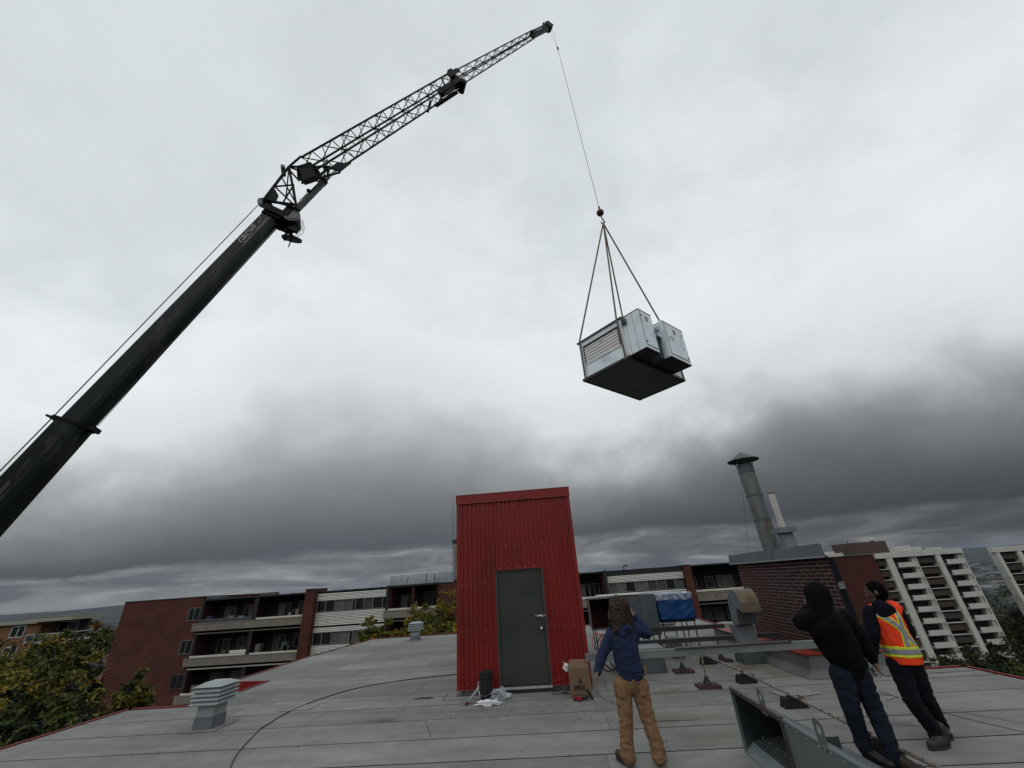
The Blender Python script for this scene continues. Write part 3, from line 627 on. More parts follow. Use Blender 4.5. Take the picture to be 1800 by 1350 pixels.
# ------------------------------------------------------------------ clutter by the shed door
t = thing('black_bucket', 'tall black plastic bucket in front of the red shed left of the door', 'bucket', (-1.37, 8.98, 0))
x, y = -1.37, 8.98
MB().cone((x, y, .006), (x, y, .30), .105, .128, n=22).build('pail', black_plastic, t); MB().cone((x, y, .295), (x, y, .325), .138, .138, n=22).build('rim', black_plastic, t); MB().cone((x, y, .33), (x, y, .43), .125, .13, n=22).build('stacked_pail', black_plastic, t)
MB().tube([(x-.13, y-.02, .30), (x-.15, y-.06, .2), (x-.1, y-.13, .10), (x, y-.14, .08), (x+.1, y-.11, .12)], .003, 4).build('handle', steel, t)
t = thing('caulking_gun', 'grey caulking tube with rusty tip leaning against the black bucket', 'caulking gun', (-1.62, 8.9, 0))
MB().cone((-1.66, 8.72, .035), (-1.50, 9.0, .20), .025, n=10).build('tube', M('tube_grey', (.2, .22, .22), .5), t); MB().cone((-1.70, 8.66, .018), (-1.665, 8.715, .034), .024, .026, n=8).build('tip', rust, t); MB().cone((-1.50, 9.0, .20), (-1.45, 9.08, .245), .01).build('rod', steel, t)
def crumple(name, label, cat, c, r, mat, seed, flat=.35, nm='sheet', amp=.6):
    t = thing(name, label, cat, (c[0], c[1], 0)); m = MB(); m.sphere((0, 0, 0), 1, 28, 18); V = []
    for v in m.v:
        v = Vector(v); w = 1+amp*noise.noise(v*2.2+Vector((seed, 0, 0)))+amp*.6*noise.noise(v*5.5+Vector((seed, 3, 0)))
        V.append((c[0]+v.x*w*r[0], c[1]+v.y*w*r[1], max(c[2]+v.z*w*r[2], .004)))
    m.v = V; m.build(nm, mat, t); return t
ragm = M('rag_white', (.62, .62, .64), .9, 0, .1, 12, bump=.4, bs=40)
crumple('white_rag', 'crumpled white rag on the roof in front of the black bucket', 'rag', (-1.30, 8.60, .03), (.20, .065, .045), ragm, 3, nm='cloth')
crumple('plastic_bag', 'crumpled clear plastic bag beside the bucket below the door threshold', 'plastic bag', (-1.12, 8.93, .07), (.16, .10, .09), PL, 8, nm='film', amp=.8)
card = M('cardboard', (.15, .095, .058), .85, 0, .1, 5, bump=.05); card_d = M('cardboard_edge', (.13, .075, .04), .9)
t = thing('cardboard_box', 'open brown cardboard box printed IPEX standing at the right corner of the red shed', 'cardboard box', (.36, 8.85, 0))
bx0, bx1, by0, by1, bz = .16, .53, 8.74, 9.06, .44
for a in ((bx0, bx1, by0, by0+.008, .004, bz), (bx0, bx1, by1-.008, by1, .004, bz), (bx0, bx0+.008, by0+.009, by1-.009, .004, bz), (bx1-.008, bx1, by0+.009, by1-.009, .004, bz)): B('side', card, t, *a)
B('bottom', card, t, bx0+.009, bx1-.009, by0+.009, by1-.009, .004, .012)
for P4 in (((bx0, by0, bz), (bx1, by0, bz), (bx1-.02, by0+.05, bz+.11), (bx0+.03, by0+.06, bz+.12)), ((bx1, by0, bz), (bx1, by1, bz), (bx1-.05, by1, bz+.10), (bx1-.06, by0+.02, bz+.11)), ((bx0, by1, bz), (bx0, by0, bz), (bx0-.09, by0+.03, bz+.07), (bx0-.10, by1, bz+.09))):
    m = MB(); m.prism([Vector(p) for p in P4], [Vector(p)+Vector((0, .006, .004)) for p in P4]); m.build('flap', card, t)
B('tape', M('tape', (.16, .10, .06), .4), t, bx0+.03, bx1-.03, by0-.0025, by0-.001, .335, .338)
prt = M('black_print', (.012, .011, .010), .7)
text_mesh('lettering', 'IPEX', .098, prt, t, frame((1, 0, 0), (0, 0, 1), (0, -1, 0), (bx0+.062, by0-.002, .115)), sx=1.08, bold=.004)
for P3 in (((.345, .30), (.305, .215), (.335, .215)), ((.349, .30), (.388, .215), (.36, .215)), ((.347, .262), (.338, .215), (.356, .215))):
    m = MB(); m.prism([(a, by0-.0015, b) for a, b in P3], [(a, by0-.0028, b) for a, b in P3]); m.build('printed_mark', prt, t)
crumple('paper_scrap', 'white paper hanging out of the cardboard box flap', 'paper', (bx0-.035, by0+.05, .45), (.05, .03, .06), ragm, 12, nm='paper', amp=.4)
t = thing('power_tool', 'black and red cordless drill lying in front of the cardboard box', 'power tool', (.35, 8.6, 0))
MB().cone((.20, 8.62, .045), (.42, 8.58, .05), .038, .032, n=12).build('motor_housing', black_plastic, t); MB().cone((.42, 8.58, .05), (.49, 8.565, .05), .022, .012, n=10).build('chuck', dark_steel, t)
MB().obox((.27, 8.55, .045), (.6, -.8, 0), (.8, .6, 0), (0, 0, 1), .075, .022, .024).build('grip', M('tool_red', (.25, .01, .015), .45), t, bevel=.006); MB().obox((.48, 8.60, .085), (.5, .1, -.86), (0, 1, 0), (.86, 0, .5), .085, .035, .018).build('battery', black_plastic, t, bevel=.006)
blackcable = M('cable_black', (.01, .01, .01), .6)
t = thing('loose_wires', 'tangle of thin black wire by the kerb between door and cardboard box', 'wire', (0, 9.05, 0))
wr = random.Random(4)
for j in range(5): MB().tube([(-.15+.5*i/9+wr.uniform(-.05, .05), 9.08+wr.uniform(-.12, .12), .01+wr.uniform(0, .09)) for i in range(10)], .0035, 4).build('wire', blackcable, t)
t = thing('extension_cable', 'long thin black cable curving over the roof left of the shed', 'cable', (-4, 9, 0))
cp = [atz(*p) for p in ((398, 1375), (405, 1350), (418, 1325), (440, 1300), (457, 1283), (470, 1275), (497, 1258), (528, 1243), (565, 1229), (610, 1215), (660, 1204), (730, 1194), (805, 1186))]
def smoothline(pts, n=6):
    out = []
    for i in range(len(pts)-1):
        p0, p1, p2, p3 = pts[max(i-1, 0)], pts[i], pts[i+1], pts[min(i+2, len(pts)-1)]
        for k_ in range(n):
            s_ = k_/n; out.append(.5*((2*p1)+(p2-p0)*s_+(2*p0-5*p1+4*p2-p3)*s_*s_+(3*p1-p0-3*p2+p3)*s_**3))
    return out+[pts[-1]]
MB().tube([Vector((p.x, p.y, .01)) for p in smoothline(cp)], .0085, 6).build('cord', blackcable, t)
# wires and rods on the right part of the roof
for pts, lab in ((((1530, 1183), (1560, 1190), (1590, 1186)), 'short thin rods lying by the far roof edge behind the workers'), (((1545, 1215), (1600, 1235), (1690, 1262), (1800, 1288)), 'thin black wire lying diagonally across the right side of the roof'), (((1560, 1232), (1580, 1226), (1545, 1220)), 'bent thin wire end between the two workers')):
    t = thing('roof_wire', lab, 'wire', (5.5, 8, 0)); MB().tube([atz(*p)+Vector((0, 0, .006)) for p in pts], .0028, 5).build('wire', blackcable, t)
# coiled hoses and red wires at the right corner of the shed
redwire = M('red_hose', (.45, .03, .015), .5)
t = thing('hose_bundle', 'tangle of red and black hoses hanging over the beam end beside the shed', 'hoses', (.9, 9.9, 0))
wr = random.Random(9)
for j in range(5):
    c = Vector((.85+.12*(j % 3), 9.75, .62+.05*(j % 2))); r_ = .10+.035*j*.6
    MB().tube([c+Vector((cos(a)*r_*.8, sin(a*1.3)*.05, sin(a)*r_)) for a in [k_*.5 for k_ in range(9)]], .008, 5).build('hose', redwire if j % 2 else blackcable, t)
for j in range(3): MB().tube([Vector((.72+.1*j, 9.2, .58)), Vector((.74+.12*j, 9.15, .40)), Vector((.9+.1*j, 9.2, .28)), Vector((1.2, 9.3, .34+.05*j)), Vector((1.32, 9.4, .6))], .012, 5).build('hose', blackcable, t)
t = thing('junction_box', 'grey electrical box mounted at the near edge of the brick chimney', 'electrical box', (5.5, 9.3, 1.1)); pj = aty(1480, 1030, 9.22)
B('box', M('box_grey', (.16, .165, .17), .5), t, pj.x-.045, pj.x+.045, 9.2, 9.25, pj.z-.05, pj.z+.05); B('lid', galv, t, pj.x-.05, pj.x+.05, 9.19, 9.198, pj.z+.055, pj.z+.075)

# dark sealant beads where things meet the roof, doubling as painted contact shade
seal = M('sealant', (.035, .035, .034), .8, 0, .4, 9, (.10, .10, .095), (.45, .6), 6)
def ooze(name, par, pts, w=.02, sd=1):
    r = random.Random(sd); m = MB(); V = []; Fs = []
    P = []
    for a, b in zip(pts[:-1], pts[1:]):
        a, b = Vector(a), Vector(b); n = max(2, int((b-a).length/.07))
        P += [a.lerp(b, i/n) for i in range(n)]
    P.append(Vector(pts[-1]))
    for i, p in enumerate(P):
        d = (P[min(i+1, len(P)-1)]-P[max(i-1, 0)]).normalized(); s_ = Vector((d.y, -d.x, 0)); k1, k2 = w*r.uniform(.3, 1.2), w*r.uniform(.3, 1.2); V += [p+s_*k1, p-s_*k2]
    for i in range(len(P)-1): Fs.append((2*i, 2*i+1, 2*i+3, 2*i+2))
    m.add(V, Fs); return m.build(name, seal, par)
zs_ = .0065
ooze('sealant_shade_bead', roof, [(SX0-.02, 12.2, zs_), (SX0-.02, SY0-.0, zs_), (SX1+.02, SY0-.0, zs_), (SX1+.02, 12.2, zs_)], .04, 3)
ooze('sealant_shade_bead', roof, [(SX0-.28, 9.75, zs_), (SX0-.25, SY0-.28, zs_), (SX1+.3, SY0-.25, zs_), (SX1+.3, 9.9, zs_)], .008, 4)
ooze('sealant_shade_bead', roof, [(-6.4, 7.92, zs_+.002), (-5.76, 7.92, zs_+.002), (-5.76, 8.56, zs_+.002), (-6.4, 8.56, zs_+.002), (-6.4, 7.92, zs_+.002)], .009, 5)
ooze('sealant_shade_bead', roof, [(4.42, 13.9, zs_), (4.42, 9.1, zs_), (7.2, 9.1, zs_)], .022, 6)
for i, pp in enumerate([((-7.9, 5.2), (-7.1, 5.95)), ((-3.9, 8.55), (-3.45, 9.0)), ((-1.9, 7.15), (-2.2, 7.9)), ((4.2, 8.3), (5.0, 8.05)), ((5.0, 7.3), (5.6, 6.3)), ((3.7, 6.9), (4.4, 6.6)), ((-2.5, 5.7), (-2.9, 4.9)), ((1.7, 9.75), (2.2, 9.35)), ((.62, 8.9), (.95, 8.0)), ((-5.3, 13.5), (-4.7, 13.1)), ((-3.7, 14.5), (-3.1, 15.3))]):
    ooze('lap_seam', roof, [(*pp[0], zs_), (*pp[1], zs_)], .007, 20+i)

# patched pieces of membrane with their own edges and a few loose crumbs
for i, (x, y, w, d, a) in enumerate(((1.55, 7.5, .34, .2, -.05), (-2.9, 13.2, .7, .5, .1), (3.75, 8.35, .3, .22, .3), (-5.0, 9.15, .3, .2, .05))):
    m = MB(); m.obox((x, y, .0065), (cos(a), sin(a), 0), (-sin(a), cos(a), 0), (0, 0, 1), w, d, .0025); m.build('membrane_patch', RM, roof)
    c = [Vector((x, y, .0045))+Vector((cos(a), sin(a), 0))*w*sx+Vector((-sin(a), cos(a), 0))*d*sy for sx, sy in ((-1, -1), (1, -1), (1, 1), (-1, 1), (-1, -1))]
    ooze('patch_bleed', roof, c, .010, 70+i)
rg = random.Random(44); m = MB()
for i in range(260):
    x = rg.gauss(.2, 1.6) if i < 170 else rg.uniform(-8.5, 7); y = rg.gauss(8.4, .5) if i < 170 else rg.uniform(4.2, 12)
    if SX0-.05 < x < SX1+.05 and y > SY0-.05: continue
    s_ = rg.uniform(.002, .006); m.obox((x, y, .004+s_*.5), (1, 0, 0), (0, 1, 0), (0, 0, 1), s_*rg.uniform(.6, 2), s_, s_*.5)
m.build('grit', M('grit', (.03, .03, .028), .9, 0, .5, 20), roof, kind='stuff')
# ------------------------------------------------------------------ apartment building across the courtyard
brickw = M('brick_wall', (.074, .021, .012), .88, 0, .3, .9, (.046, .012, .009), (.45, .7), .8, bump=.2, bs=14, courses=.10)
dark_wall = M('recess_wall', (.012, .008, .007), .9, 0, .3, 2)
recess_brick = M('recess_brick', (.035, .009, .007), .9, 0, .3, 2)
slabm = M('balcony_concrete', (.19, .168, .14), .9, 0, .25, 1.5, (.055, .048, .042), (.58, .75), 2.2, bump=.1, bs=8, streak=.35)
cream = M('cream_paint', (.55, .53, .45), .7, 0, .15, 3, streak=.15)
sidm = M('siding_metal', (.54, .54, .49), .6, .05, .15, 1.2, (.2, .19, .17), (.6, .72), 1.2, rnd=.12)
roofdark = M('roof_edge_dark', (.02, .02, .021), .8)
glassm = M('window_glass', (.010, .012, .015), .08, 0, .3, 1.2, bump=0, spec=.6)
curt = M('curtain', (.085, .088, .086), .9, 0, .25, 3, rnd=.4)
framew = M('window_frame', (.15, .15, .14), .6)
framed = M('frame_dark', (.05, .05, .05), .6)
D0 = 41.5
ab = thing('apartment_building', 'long dark red brick apartment block with balconies across the courtyard behind the shed', 'apartment building', (-12, 45, -17))
def window(par, x0, x1, z0, z1, y, n=2, curtains=(), fr=framew, t=.05):
    f = MB().box(x0-t, x1+t, y-.04, y, z1, z1+t).box(x0-t, x1+t, y-.07, y, z0-t, z0).box(x0-t, x0, y-.04, y, z0, z1).box(x1, x1+t, y-.04, y, z0, z1)
    for i in range(1, n): x = x0+(x1-x0)*i/n; f.box(x-t*.5, x+t*.5, y-.04, y, z0, z1)
    w = f.build('window', fr, par)
    for i in range(n):
        a, b = x0+(x1-x0)*i/n+.03, x0+(x1-x0)*(i+1)/n-.03
        B('curtain' if i in curtains else 'pane', curt if i in curtains else glassm, w, a, b, y-.012, y-.004, z0+.005, z1-.005)
    return w
FL = [.2, -2.56, -5.32, -8.1, -10.9, -13.7]       # balcony slab tops
ROOFZ = 2.1
# gable end
B('gable_wall', brickw, ab, -42.1, -33.95, D0, D0+11, -17, 2.45); B('parapet_cap', roofdark, ab, -42.15, -33.9, D0-.05, D0+11, 2.452, 2.53)
for z in (.53, -2.15, -4.80, -7.5): window(ab, -35.05, -33.98, z, z+1.0, D0-.01, 2, fr=framed if z < -3 else framew)
# main body: recessed back wall, roof slab, cross walls
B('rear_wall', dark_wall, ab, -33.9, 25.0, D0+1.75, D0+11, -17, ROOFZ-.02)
B('roof_slab', roofdark, ab, -33.9, 25.0, D0-.05, D0+11, ROOFZ-.0, ROOFZ+.12)
def balcony(x0, x1, first, glass=(), strip=True, floors=FL, roofz=ROOFZ):
    for i, z in enumerate(floors):
        B('balcony_slab', slabm, ab, x0-.35, x1+.4, D0-.35, D0+1.74, z-.61, z)
        B('slab_edge', M('slab_edge', (.2, .18, .155), .85), ab, x0-.37, x1+.42, D0-.38, D0-.352, z-.03, z+.03)
        if strip: B('soffit_rail', cream if i % 2 else slabm, ab, x0, x1, D0-.1, D0-.02, z-.90, z-.80)
    xm = (x0+x1)/2
    for x in (x0-.1, xm-.12, x1-.02):
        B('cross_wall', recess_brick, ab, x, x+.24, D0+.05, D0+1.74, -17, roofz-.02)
balcony(-33.8, -23.35, 0)
B('post', roofdark, ab, -33.94, -33.7, D0-.05, D0+.04, -17, ROOFZ-.02); B('post', roofdark, ab, -28.45, -28.2, D0-.05, D0+.04, -17, ROOFZ-.02)
rw = random.Random(8)
for i, z in enumerate(FL[:4]):
    for xa, xb in ((-33.7, -28.6), (-28.1, -23.5)):
        y = D0+1.74
        window(ab, xa+1.0, xa+2.1, z+.1, z+1.22, y, 2, (0,) if rw.random() < .6 else ()); window(ab, xa+3.0, xa+4.6, z+.25, z+1.3, y, 3, tuple(j for j in range(3) if rw.random() < .45))
# railings: clear glass on the top left balcony, cream boards elsewhere
rlm = M('rail_glass', (.06, .065, .068), .15, 0, .2, 2)
r_ = B('balcony_rail', rlm, ab, -33.6, -28.5, D0-.2, D0-.18, .24, .46)
B('top_rail', framew, r_, -33.6, -28.5, D0-.22, D0-.16, .47, .51)
for i in range(6): B('baluster', framew, r_, -33.6+i*1.01, -33.56+i*1.01, D0-.22, D0-.205, .22, .47)
for xa, xb, z in ((-28.0, -23.4, .24), (-33.75, -28.4, -2.52), (-28.0, -23.4, -2.56), (-33.75, -28.4, -5.3), (-28.0, -23.4, -5.3)):
    B('rail_board', cream, ab, xa, xb, D0-.25, D0-.2, z, z+.14)
B('rail_board', cream, ab, -29.95, -28.4, D0-.25, D0-.2, -2.36, -2.12)
rcl = random.Random(17)
for i, z in enumerate(FL[:3]):
    for xa, xb in ((-33.6, -28.6), (-28.0, -23.6)):
        for j in range(3):
            x = rcl.uniform(xa, xb-.6); B('balcony_chair' if j else 'planter', M('clutter_%d' % (j+i*3), rcl.choice([(.10, .10, .10), (.05, .07, .04), (.16, .13, .10), (.03, .04, .07), (.2, .2, .2)]), .7), ab, x, x+rcl.uniform(.3, .6), D0+.3, D0+.8, z+.001, z+rcl.uniform(.35, .8))
# piers
def pier(x0, x1, z1): B('pier', brickw, ab, x0, x1, D0-.6, D0+1.7, -17, z1); B('pier_cap', roofdark, ab, x0-.03, x1+.03, D0-.63, D0+1.7, z1+.002, z1+.08)
pier(-23.3, -22.35, 2.42); pier(-10.4, -8.75, 2.18); pier(12.08, 12.66, 2.2)
B('downpipe', galv, ab, -8.72, -8.6, D0-.4, D0-.3, -17, 1.4)
# siding bays: horizontal ribs with window bands
def siding(x0, x1, tops, wins, mull):
    for z1, z0 in tops:
        B('siding_backing', framed, ab, x0, x1, D0+.02, D0+1.7, z0, z1); n = max(1, round((z1-z0)/.118)); h = (z1-z0)/n
        for i in range(n): 
            m = MB(); za = z0+i*h; m.hexa([(x0, D0-.05, za+.01), (x1, D0-.05, za+.01), (x1, D0+.018, za+.01), (x0, D0+.018, za+.01), (x0, D0-.02, za+h*.72), (x1, D0-.02, za+h*.72), (x1, D0+.018, za+h*.72), (x0, D0+.018, za+h*.72)]); m.build('siding_slat', sidm, ab)
    for z0, z1 in wins:
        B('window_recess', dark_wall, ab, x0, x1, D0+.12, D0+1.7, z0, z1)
        for i, (a, b) in enumerate(zip(mull[:-1], mull[1:])):
            cu = rw.random() < .45
            w = MB().box(a-.03, a+.04, D0-.02, D0+.1, z0, z1).box(a+.04, b-.03, D0-.02, D0+.1, z1-.04, z1).box(a+.04, b-.03, D0-.03, D0+.1, z0, z0+.05).build('window', framew, ab)
            B('curtain' if cu else 'pane', curt if cu else glassm, w, a+.045, b-.035, D0+.07, D0+.08, z0+.052, z1-.045)
ml = [-22.3, -21.47, -20.56, -19.72, -18.86, -18.55, -17.74, -16.88, -15.94, -15.5]
bands = [(2.02, 1.42), (.43, -.66), (-.78, -1.18), (-2.2, -3.3), (-3.42, -3.9), (-4.9, -6.0), (-6.1, -6.6), (-7.6, -8.8), (-8.9, -9.3), (-10.3, -11.5), (-11.6, -12.1), (-13.1, -17)]
wn = [(.45, 1.40), (-2.18, -1.20), (-4.88, -3.92), (-7.58, -6.62), (-10.28, -9.32), (-13.08, -12.12)]
siding(-22.33, -15.6, bands, wn, ml)
B('post', roofdark, ab, -15.58, -15.35, D0-.15, D0+1.0, -17, 2.3)
B('roof_parapet', roofdark, ab, -15.55, -10.42, D0-.1, D0+1.7, 2.12, 2.28)
balcony(-15.3, -10.8, 0)
for z in FL[:3]: window(ab, -14.7, -13.6, z+.1, z+1.15, D0+1.74, 2, (0,)); window(ab, -12.3, -11.0, z+.15, z+1.3, D0+1.74, 2)
B('rail_board', cream, ab, -15.3, -10.5, D0-.25, D0-.2, .22, .36)
# right of the shed
B('post', roofdark, ab, 4.9, 5.15, D0-.25, D0+1.0, -17, 2.28)
ZS = -.12
balcony(-8.5, 4.75, 0, floors=[.0, -2.8, -5.5, -8.3])
B('rail_board', cream, ab, -8.2, 4.85, D0-.25, D0-.2, .08, .24)
for x in (1.6, 2.7, 3.6): window(ab, x, x+.9, .15, 1.2, D0+1.74, 2, (0,) if x == 2.7 else ())
for x in (1.6, 3.2): window(ab, x, x+.9, -2.6, -1.5, D0+1.74, 2)
ml2 = [5.2, 5.95, 6.73, 7.57, 8.45, 8.71, 9.51, 10.34, 11.17, 12.0]
siding(5.16, 12.04, [(1.78, 1.22), (.36, -.8), (-.95, -1.35), (-2.4, -3.5), (-3.6, -4.1), (-5.1, -17)], [(.38, 1.20), (-2.38, -1.37), (-5.08, -4.12)], ml2)
B('fascia', roofdark, ab, 5.16, 12.04, D0-.02, D0+1.7, 1.8, 2.09)
balcony(12.75, 24.6, 0, floors=[-.08, -2.75, -5.5, -8.3])
B('rail_board', cream, ab, 12.72, 17.6, D0-.4, D0-.36, .04, .20); B('rail_board', cream, ab, 18.9, 24.6, D0-.4, D0-.36, .04, .2)
for a, b, z in ((12.7, 13.3, .25), (14.2, 14.85, .25), (15.2, 15.75, .25), (15.85, 16.6, .25), (12.7, 13.3, -2.3), (13.5, 13.95, -2.3), (14.25, 14.95, -2.35), (15.4, 16.2, -2.3), (19.6, 20.6, .2), (22, 23, .2)):
    window(ab, a*1.02, b*1.02, z, z+.9, D0+1.74, 1, (0,) if rw.random() < .6 else ())
# end wing in plain brick, seen between chimney and tower
B('end_wing', M('brick_wing', (.055, .013, .009), .88, 0, .3, .8, (.045, .015, .009), (.5, .7), .6, bump=.2, bs=14, courses=.10), ab, 25.05, 28.75, D0-.2, D0+9, -17, 2.0)
B('parapet_cap', roofdark, ab, 24.95, 28.85, D0-.25, D0+9, 2.002, 2.07)
B('dark_bay', roofdark, ab, 28.76, 29.15, D0+.3, D0+1.5, -17, 1.95)
# rooftop clutter
B('roof_hatch', galv_dark, ab, -33.85, -32.4, D0+.2, D0+1.2, 2.13, 2.52); B('roof_hatch', galv_dark, ab, -28.3, -26.9, D0+.2, D0+1.0, 2.13, 2.46)
def goose(x, z, s=1.): MB().tube([(x, D0+1, z), (x, D0+1, z+.32*s), (x+.05*s, D0+1, z+.42*s), (x+.17*s, D0+1, z+.46*s), (x+.29*s, D0+1, z+.40*s), (x+.3*s, D0+1, z+.3*s)], .05*s, 6).build('vent_pipe', roofdark, ab)
goose(-31.25, 2.13, .75); goose(7.0, 2.12, 1.1)
sil = M('silver_coating', (.40, .41, .43), .5, .2, .3, 1.5)
B('roof_coating', sil, ab, -32.3, -28.4, D0+.0, D0+8, 2.125, 2.17); B('roof_coating', sil, ab, -26.8, -23.5, D0+.0, D0+8, 2.125, 2.15)
rj = random.Random(6); m = MB()
for i in range(230):
    x = rj.uniform(-26, 12); y = D0+rj.uniform(.3, 5)
    m.box(x, x+rj.uniform(.1, .5), y, y+.2, 2.12, 2.12+rj.uniform(.03, .14))
m.build('roof_gravel_stop', roofdark, ab, kind='stuff')
for i in range(9):
    x = rj.uniform(-21.5, 11.5); MB().cone((x, D0+1, 2.12), (x, D0+1, 2.2+rj.uniform(.08, .22)), .05, n=6).build('vent_pipe', roofdark, ab)
# rooftop railing of thin bars
fencem = M('fence_grey', (.14, .15, .16), .5, .5)
ra = MB(); ra.box(-15.5, -9.35, D0+.5, D0+.53, 3.08, 3.11); fnc = ra.build('roof_railing', fencem, ab)
for i in range(62): 
    x = -15.5+i*.1; B('baluster', fencem, fnc, x, x+.03, D0+.5, D0+.53, 2.3, 3.078)
for x, h in ((-14.6, .8), (-14.2, .75), (-12.1, .95), (-11.3, .85), (-11.1, .5)): MB().cone((x, D0+1.2, 2.2), (x+.25*(1 if h < .8 else -.1), D0+1.2, 2.2+h), .03, n=5).build('roof_post', roofdark, ab)
# lift tower with ribbed cladding and lattice mast
lt = B('lift_tower', roofdark, ab, -9.3, -5.5, D0+.6, D0+4.5, 2.1, 5.98)
for i in range(27): B('siding_slat', M('siding_cream', (.42, .39, .32), .7), lt, -9.2, -5.5, D0+.53, D0+.59, 2.45+i*.119, 2.45+i*.119+.07)
B('tower_cap', roofdark, lt, -9.4, -5.4, D0+.5, D0+4.6, 5.7, 6.02)
ms = thing('radio_mast', 'thin lattice radio mast rising behind the left edge of the red shed', 'mast', (-9.5, D0+.3, 2.2)); m = MB(); r_ = .13
leg = [(-9.30+r_*cos(a), D0+.3+r_*sin(a)) for a in (0, 2.09, 4.19)]
for (a, b) in leg: MB().cone((a, b, 2.2), (a, b, 9.5), .014, n=4).build('leg', galv, ms); MB().cone((a, b, 9.5), (-9.30, D0+.3, 9.95), .014, n=4).build('leg', galv, ms)
for i in range(15):
    z = 2.4+i*.5
    for j in range(3): m.cone((*leg[j], z), (*leg[(j+1) % 3], z), .009, n=4)
m.build('lacing', galv, ms, kind='stuff'); MB().cone((-9.30, D0+.3, 9.9), (-9.36, D0+.3, 10.4), .012, n=4).build('tip', galv, ms)

# ------------------------------------------------------------------ concrete towers to the right
tcon = M('tower_concrete', (.48, .475, .43), .85, 0, .12, .5, (.26, .24, .2), (.6, .75), .4, bump=.1, bs=4)
tbrown = M('tower_brown', (.055, .038, .028), .9, 0, .3, 1.5)
tw_glass = M('tower_glass', (.02, .023, .028), .12, 0, .5, 2.2, (.09, .10, .11), (.62, .72), 2.4, bump=0)
tdark = M('tower_shade', (.018, .017, .017), .9)
kk = 1.32
def tower(label, X0, ncol, nf, bayspec, YD=132., zoff=0., x_end=None):
    t = thing('tower_block', label, 'apartment tower', (X0+10, YD+8, -33), 'concrete high-rise blocks down the hill')
    fz = lambda z: 1.9+(z-1.9)*kk+zoff
    xe = X0+sum(w for _, w in bayspec)
    shr = 15*(X0/YD); m = MB(); m.hexa([(X0+.4, YD+1.6, -34), (xe-.1, YD+1.6, -34), (xe-.1+shr, YD+16, -34), (X0+.4+shr, YD+16, -34), (X0+.4, YD+1.6, fz(2.3)), (xe-.1, YD+1.6, fz(2.3)), (xe-.1+shr, YD+16, fz(2.3)), (X0+.4+shr, YD+16, fz(2.3))]); m.build('core', tdark, t); zt = fz(2.38); zb = fz(1.32)
    x = X0; fh = 2.05*kk
    tops = []
    for kind, w in bayspec:
        x0, x1 = x, x+w; x += w
        if kind == 'c': B('column', tcon, t, x0, x1, YD-.35, YD+1.6, -34, zb-.01)
        elif kind == 'm': B('mullion_column', tcon, t, x0, x1, YD-.05, YD+1.6, -34, zb-.01)
        else:
            for i in range(nf):
                z = fz(.36)-fh*i          # floor line
                zf = fz(1.2)-fh*i
                if kind == 's':
                    B('brown_panel', tbrown, t, x0, x1, YD+.25, YD+1.6, z-.8+.2, z+.55); 
                    w_ = B('window_band', tdark, t, x0, x1, YD+.4, YD+1.6, z+.551, zf-.06)
                    n = max(1, round((x1-x0)/1.3))
                    for j in range(n): B('pane', tw_glass, w_, x0+(x1-x0)*j/n+.05, x0+(x1-x0)*(j+1)/n-.05, YD+.36, YD+.39, z+.6, zf-.12)
                    B('floor_band', tcon, t, x0, x1, YD+.05, YD+1.6, zf-fh-.02, zf-fh+.10)
                if kind == 'b':
                    B('balcony_front', tcon, t, x0+.55, x1-.75, YD-.9, YD-.75, fz(.30)-fh*i-1.2, fz(.30)-fh*i); B('balcony_floor', tcon, t, x0+.55, x1-.75, YD-.749, YD+1.58, fz(.30)-fh*i-1.2, fz(.30)-fh*i-1.05)
                    n = 3; 
                    for j in range(n): B('window', tw_glass, t, x0+.3+(w-1.4)*j/n, x0+.3+(w-1.4)*(j+1)/n-.15, YD+1.5, YD+1.59, z+.05, zf-.35)
                    B('brown_panel', tbrown, t, x0, x0+.9, YD+.3, YD+1.6, zf-fh+.1, zf-fh+1.4); B('pilaster', tcon, t, x1-1.0, x1-.02, YD+.3, YD+1.59, zf-fh+.1, zf-.05); B('floor_band', tcon, t, x0, x1, YD+.2, YD+1.6, zf-fh-.02, zf-fh+.10)
    # parapet panels
    xs = [X0-.6]+[X0+b for b in bayspec_breaks(bayspec)]+[xe+.1]
    for a, b in zip(xs[:-1], xs[1:]): B('parapet_panel', tcon, t, a+.06, b-.06, YD-.45, YD+1.0, zb, zt)
    B('parapet', tcon, t, X0+1, xe, YD+1.1, YD+2.4, zb, zt-.1)
    return t, fz
def bayspec_breaks(bs):
    out = []; x = 0; c = 0
    for kd, w in bs:
        x += w
        if kd == 'b': out.append(x-.3)
        if kd == 's' and w > 4: out.append(x-.1)
    return [o for o in out if o < sum(w for _, w in bs)-1]
tA, fz = tower('pale concrete tower with brown panels and stacked balconies behind the man in the vest', 132*.703, 3, 13, [('s', 2.0), ('c', 1.65), ('b', 6.35), ('m', .25), ('s', 5.0), ('c', 1.3), ('b', 5.9), ('m', .35)])
B('penthouse', M('penthouse_brown', (.075, .05, .045), .85), tA, 87.9, 98.3, 134, 142, fz(2.4), fz(4.8)); 
for x, w, z in ((80.5, 5.5, 3.0), (99.0, 9.0, 3.1), (109, 4.5, 2.75)): B('roof_housing', tcon, tA, x, x+w, 135, 141, fz(2.2), fz(z)); 
MB().box(81.5, 84.5, 136, 139, fz(3.0), fz(3.35)).build('roof_fan', tcon, tA); MB().box(101, 106, 136, 139, fz(3.15), fz(3.5)).build('roof_fan', tcon, tA); MB().sphere((95.5, 135, fz(5.15)), .6, 10, 6).build('dome', sil, tA); MB().cone((88.5, 135, fz(4.8)), (88.5, 135, fz(5.3)), .1).build('aerial', dark_steel, tA)
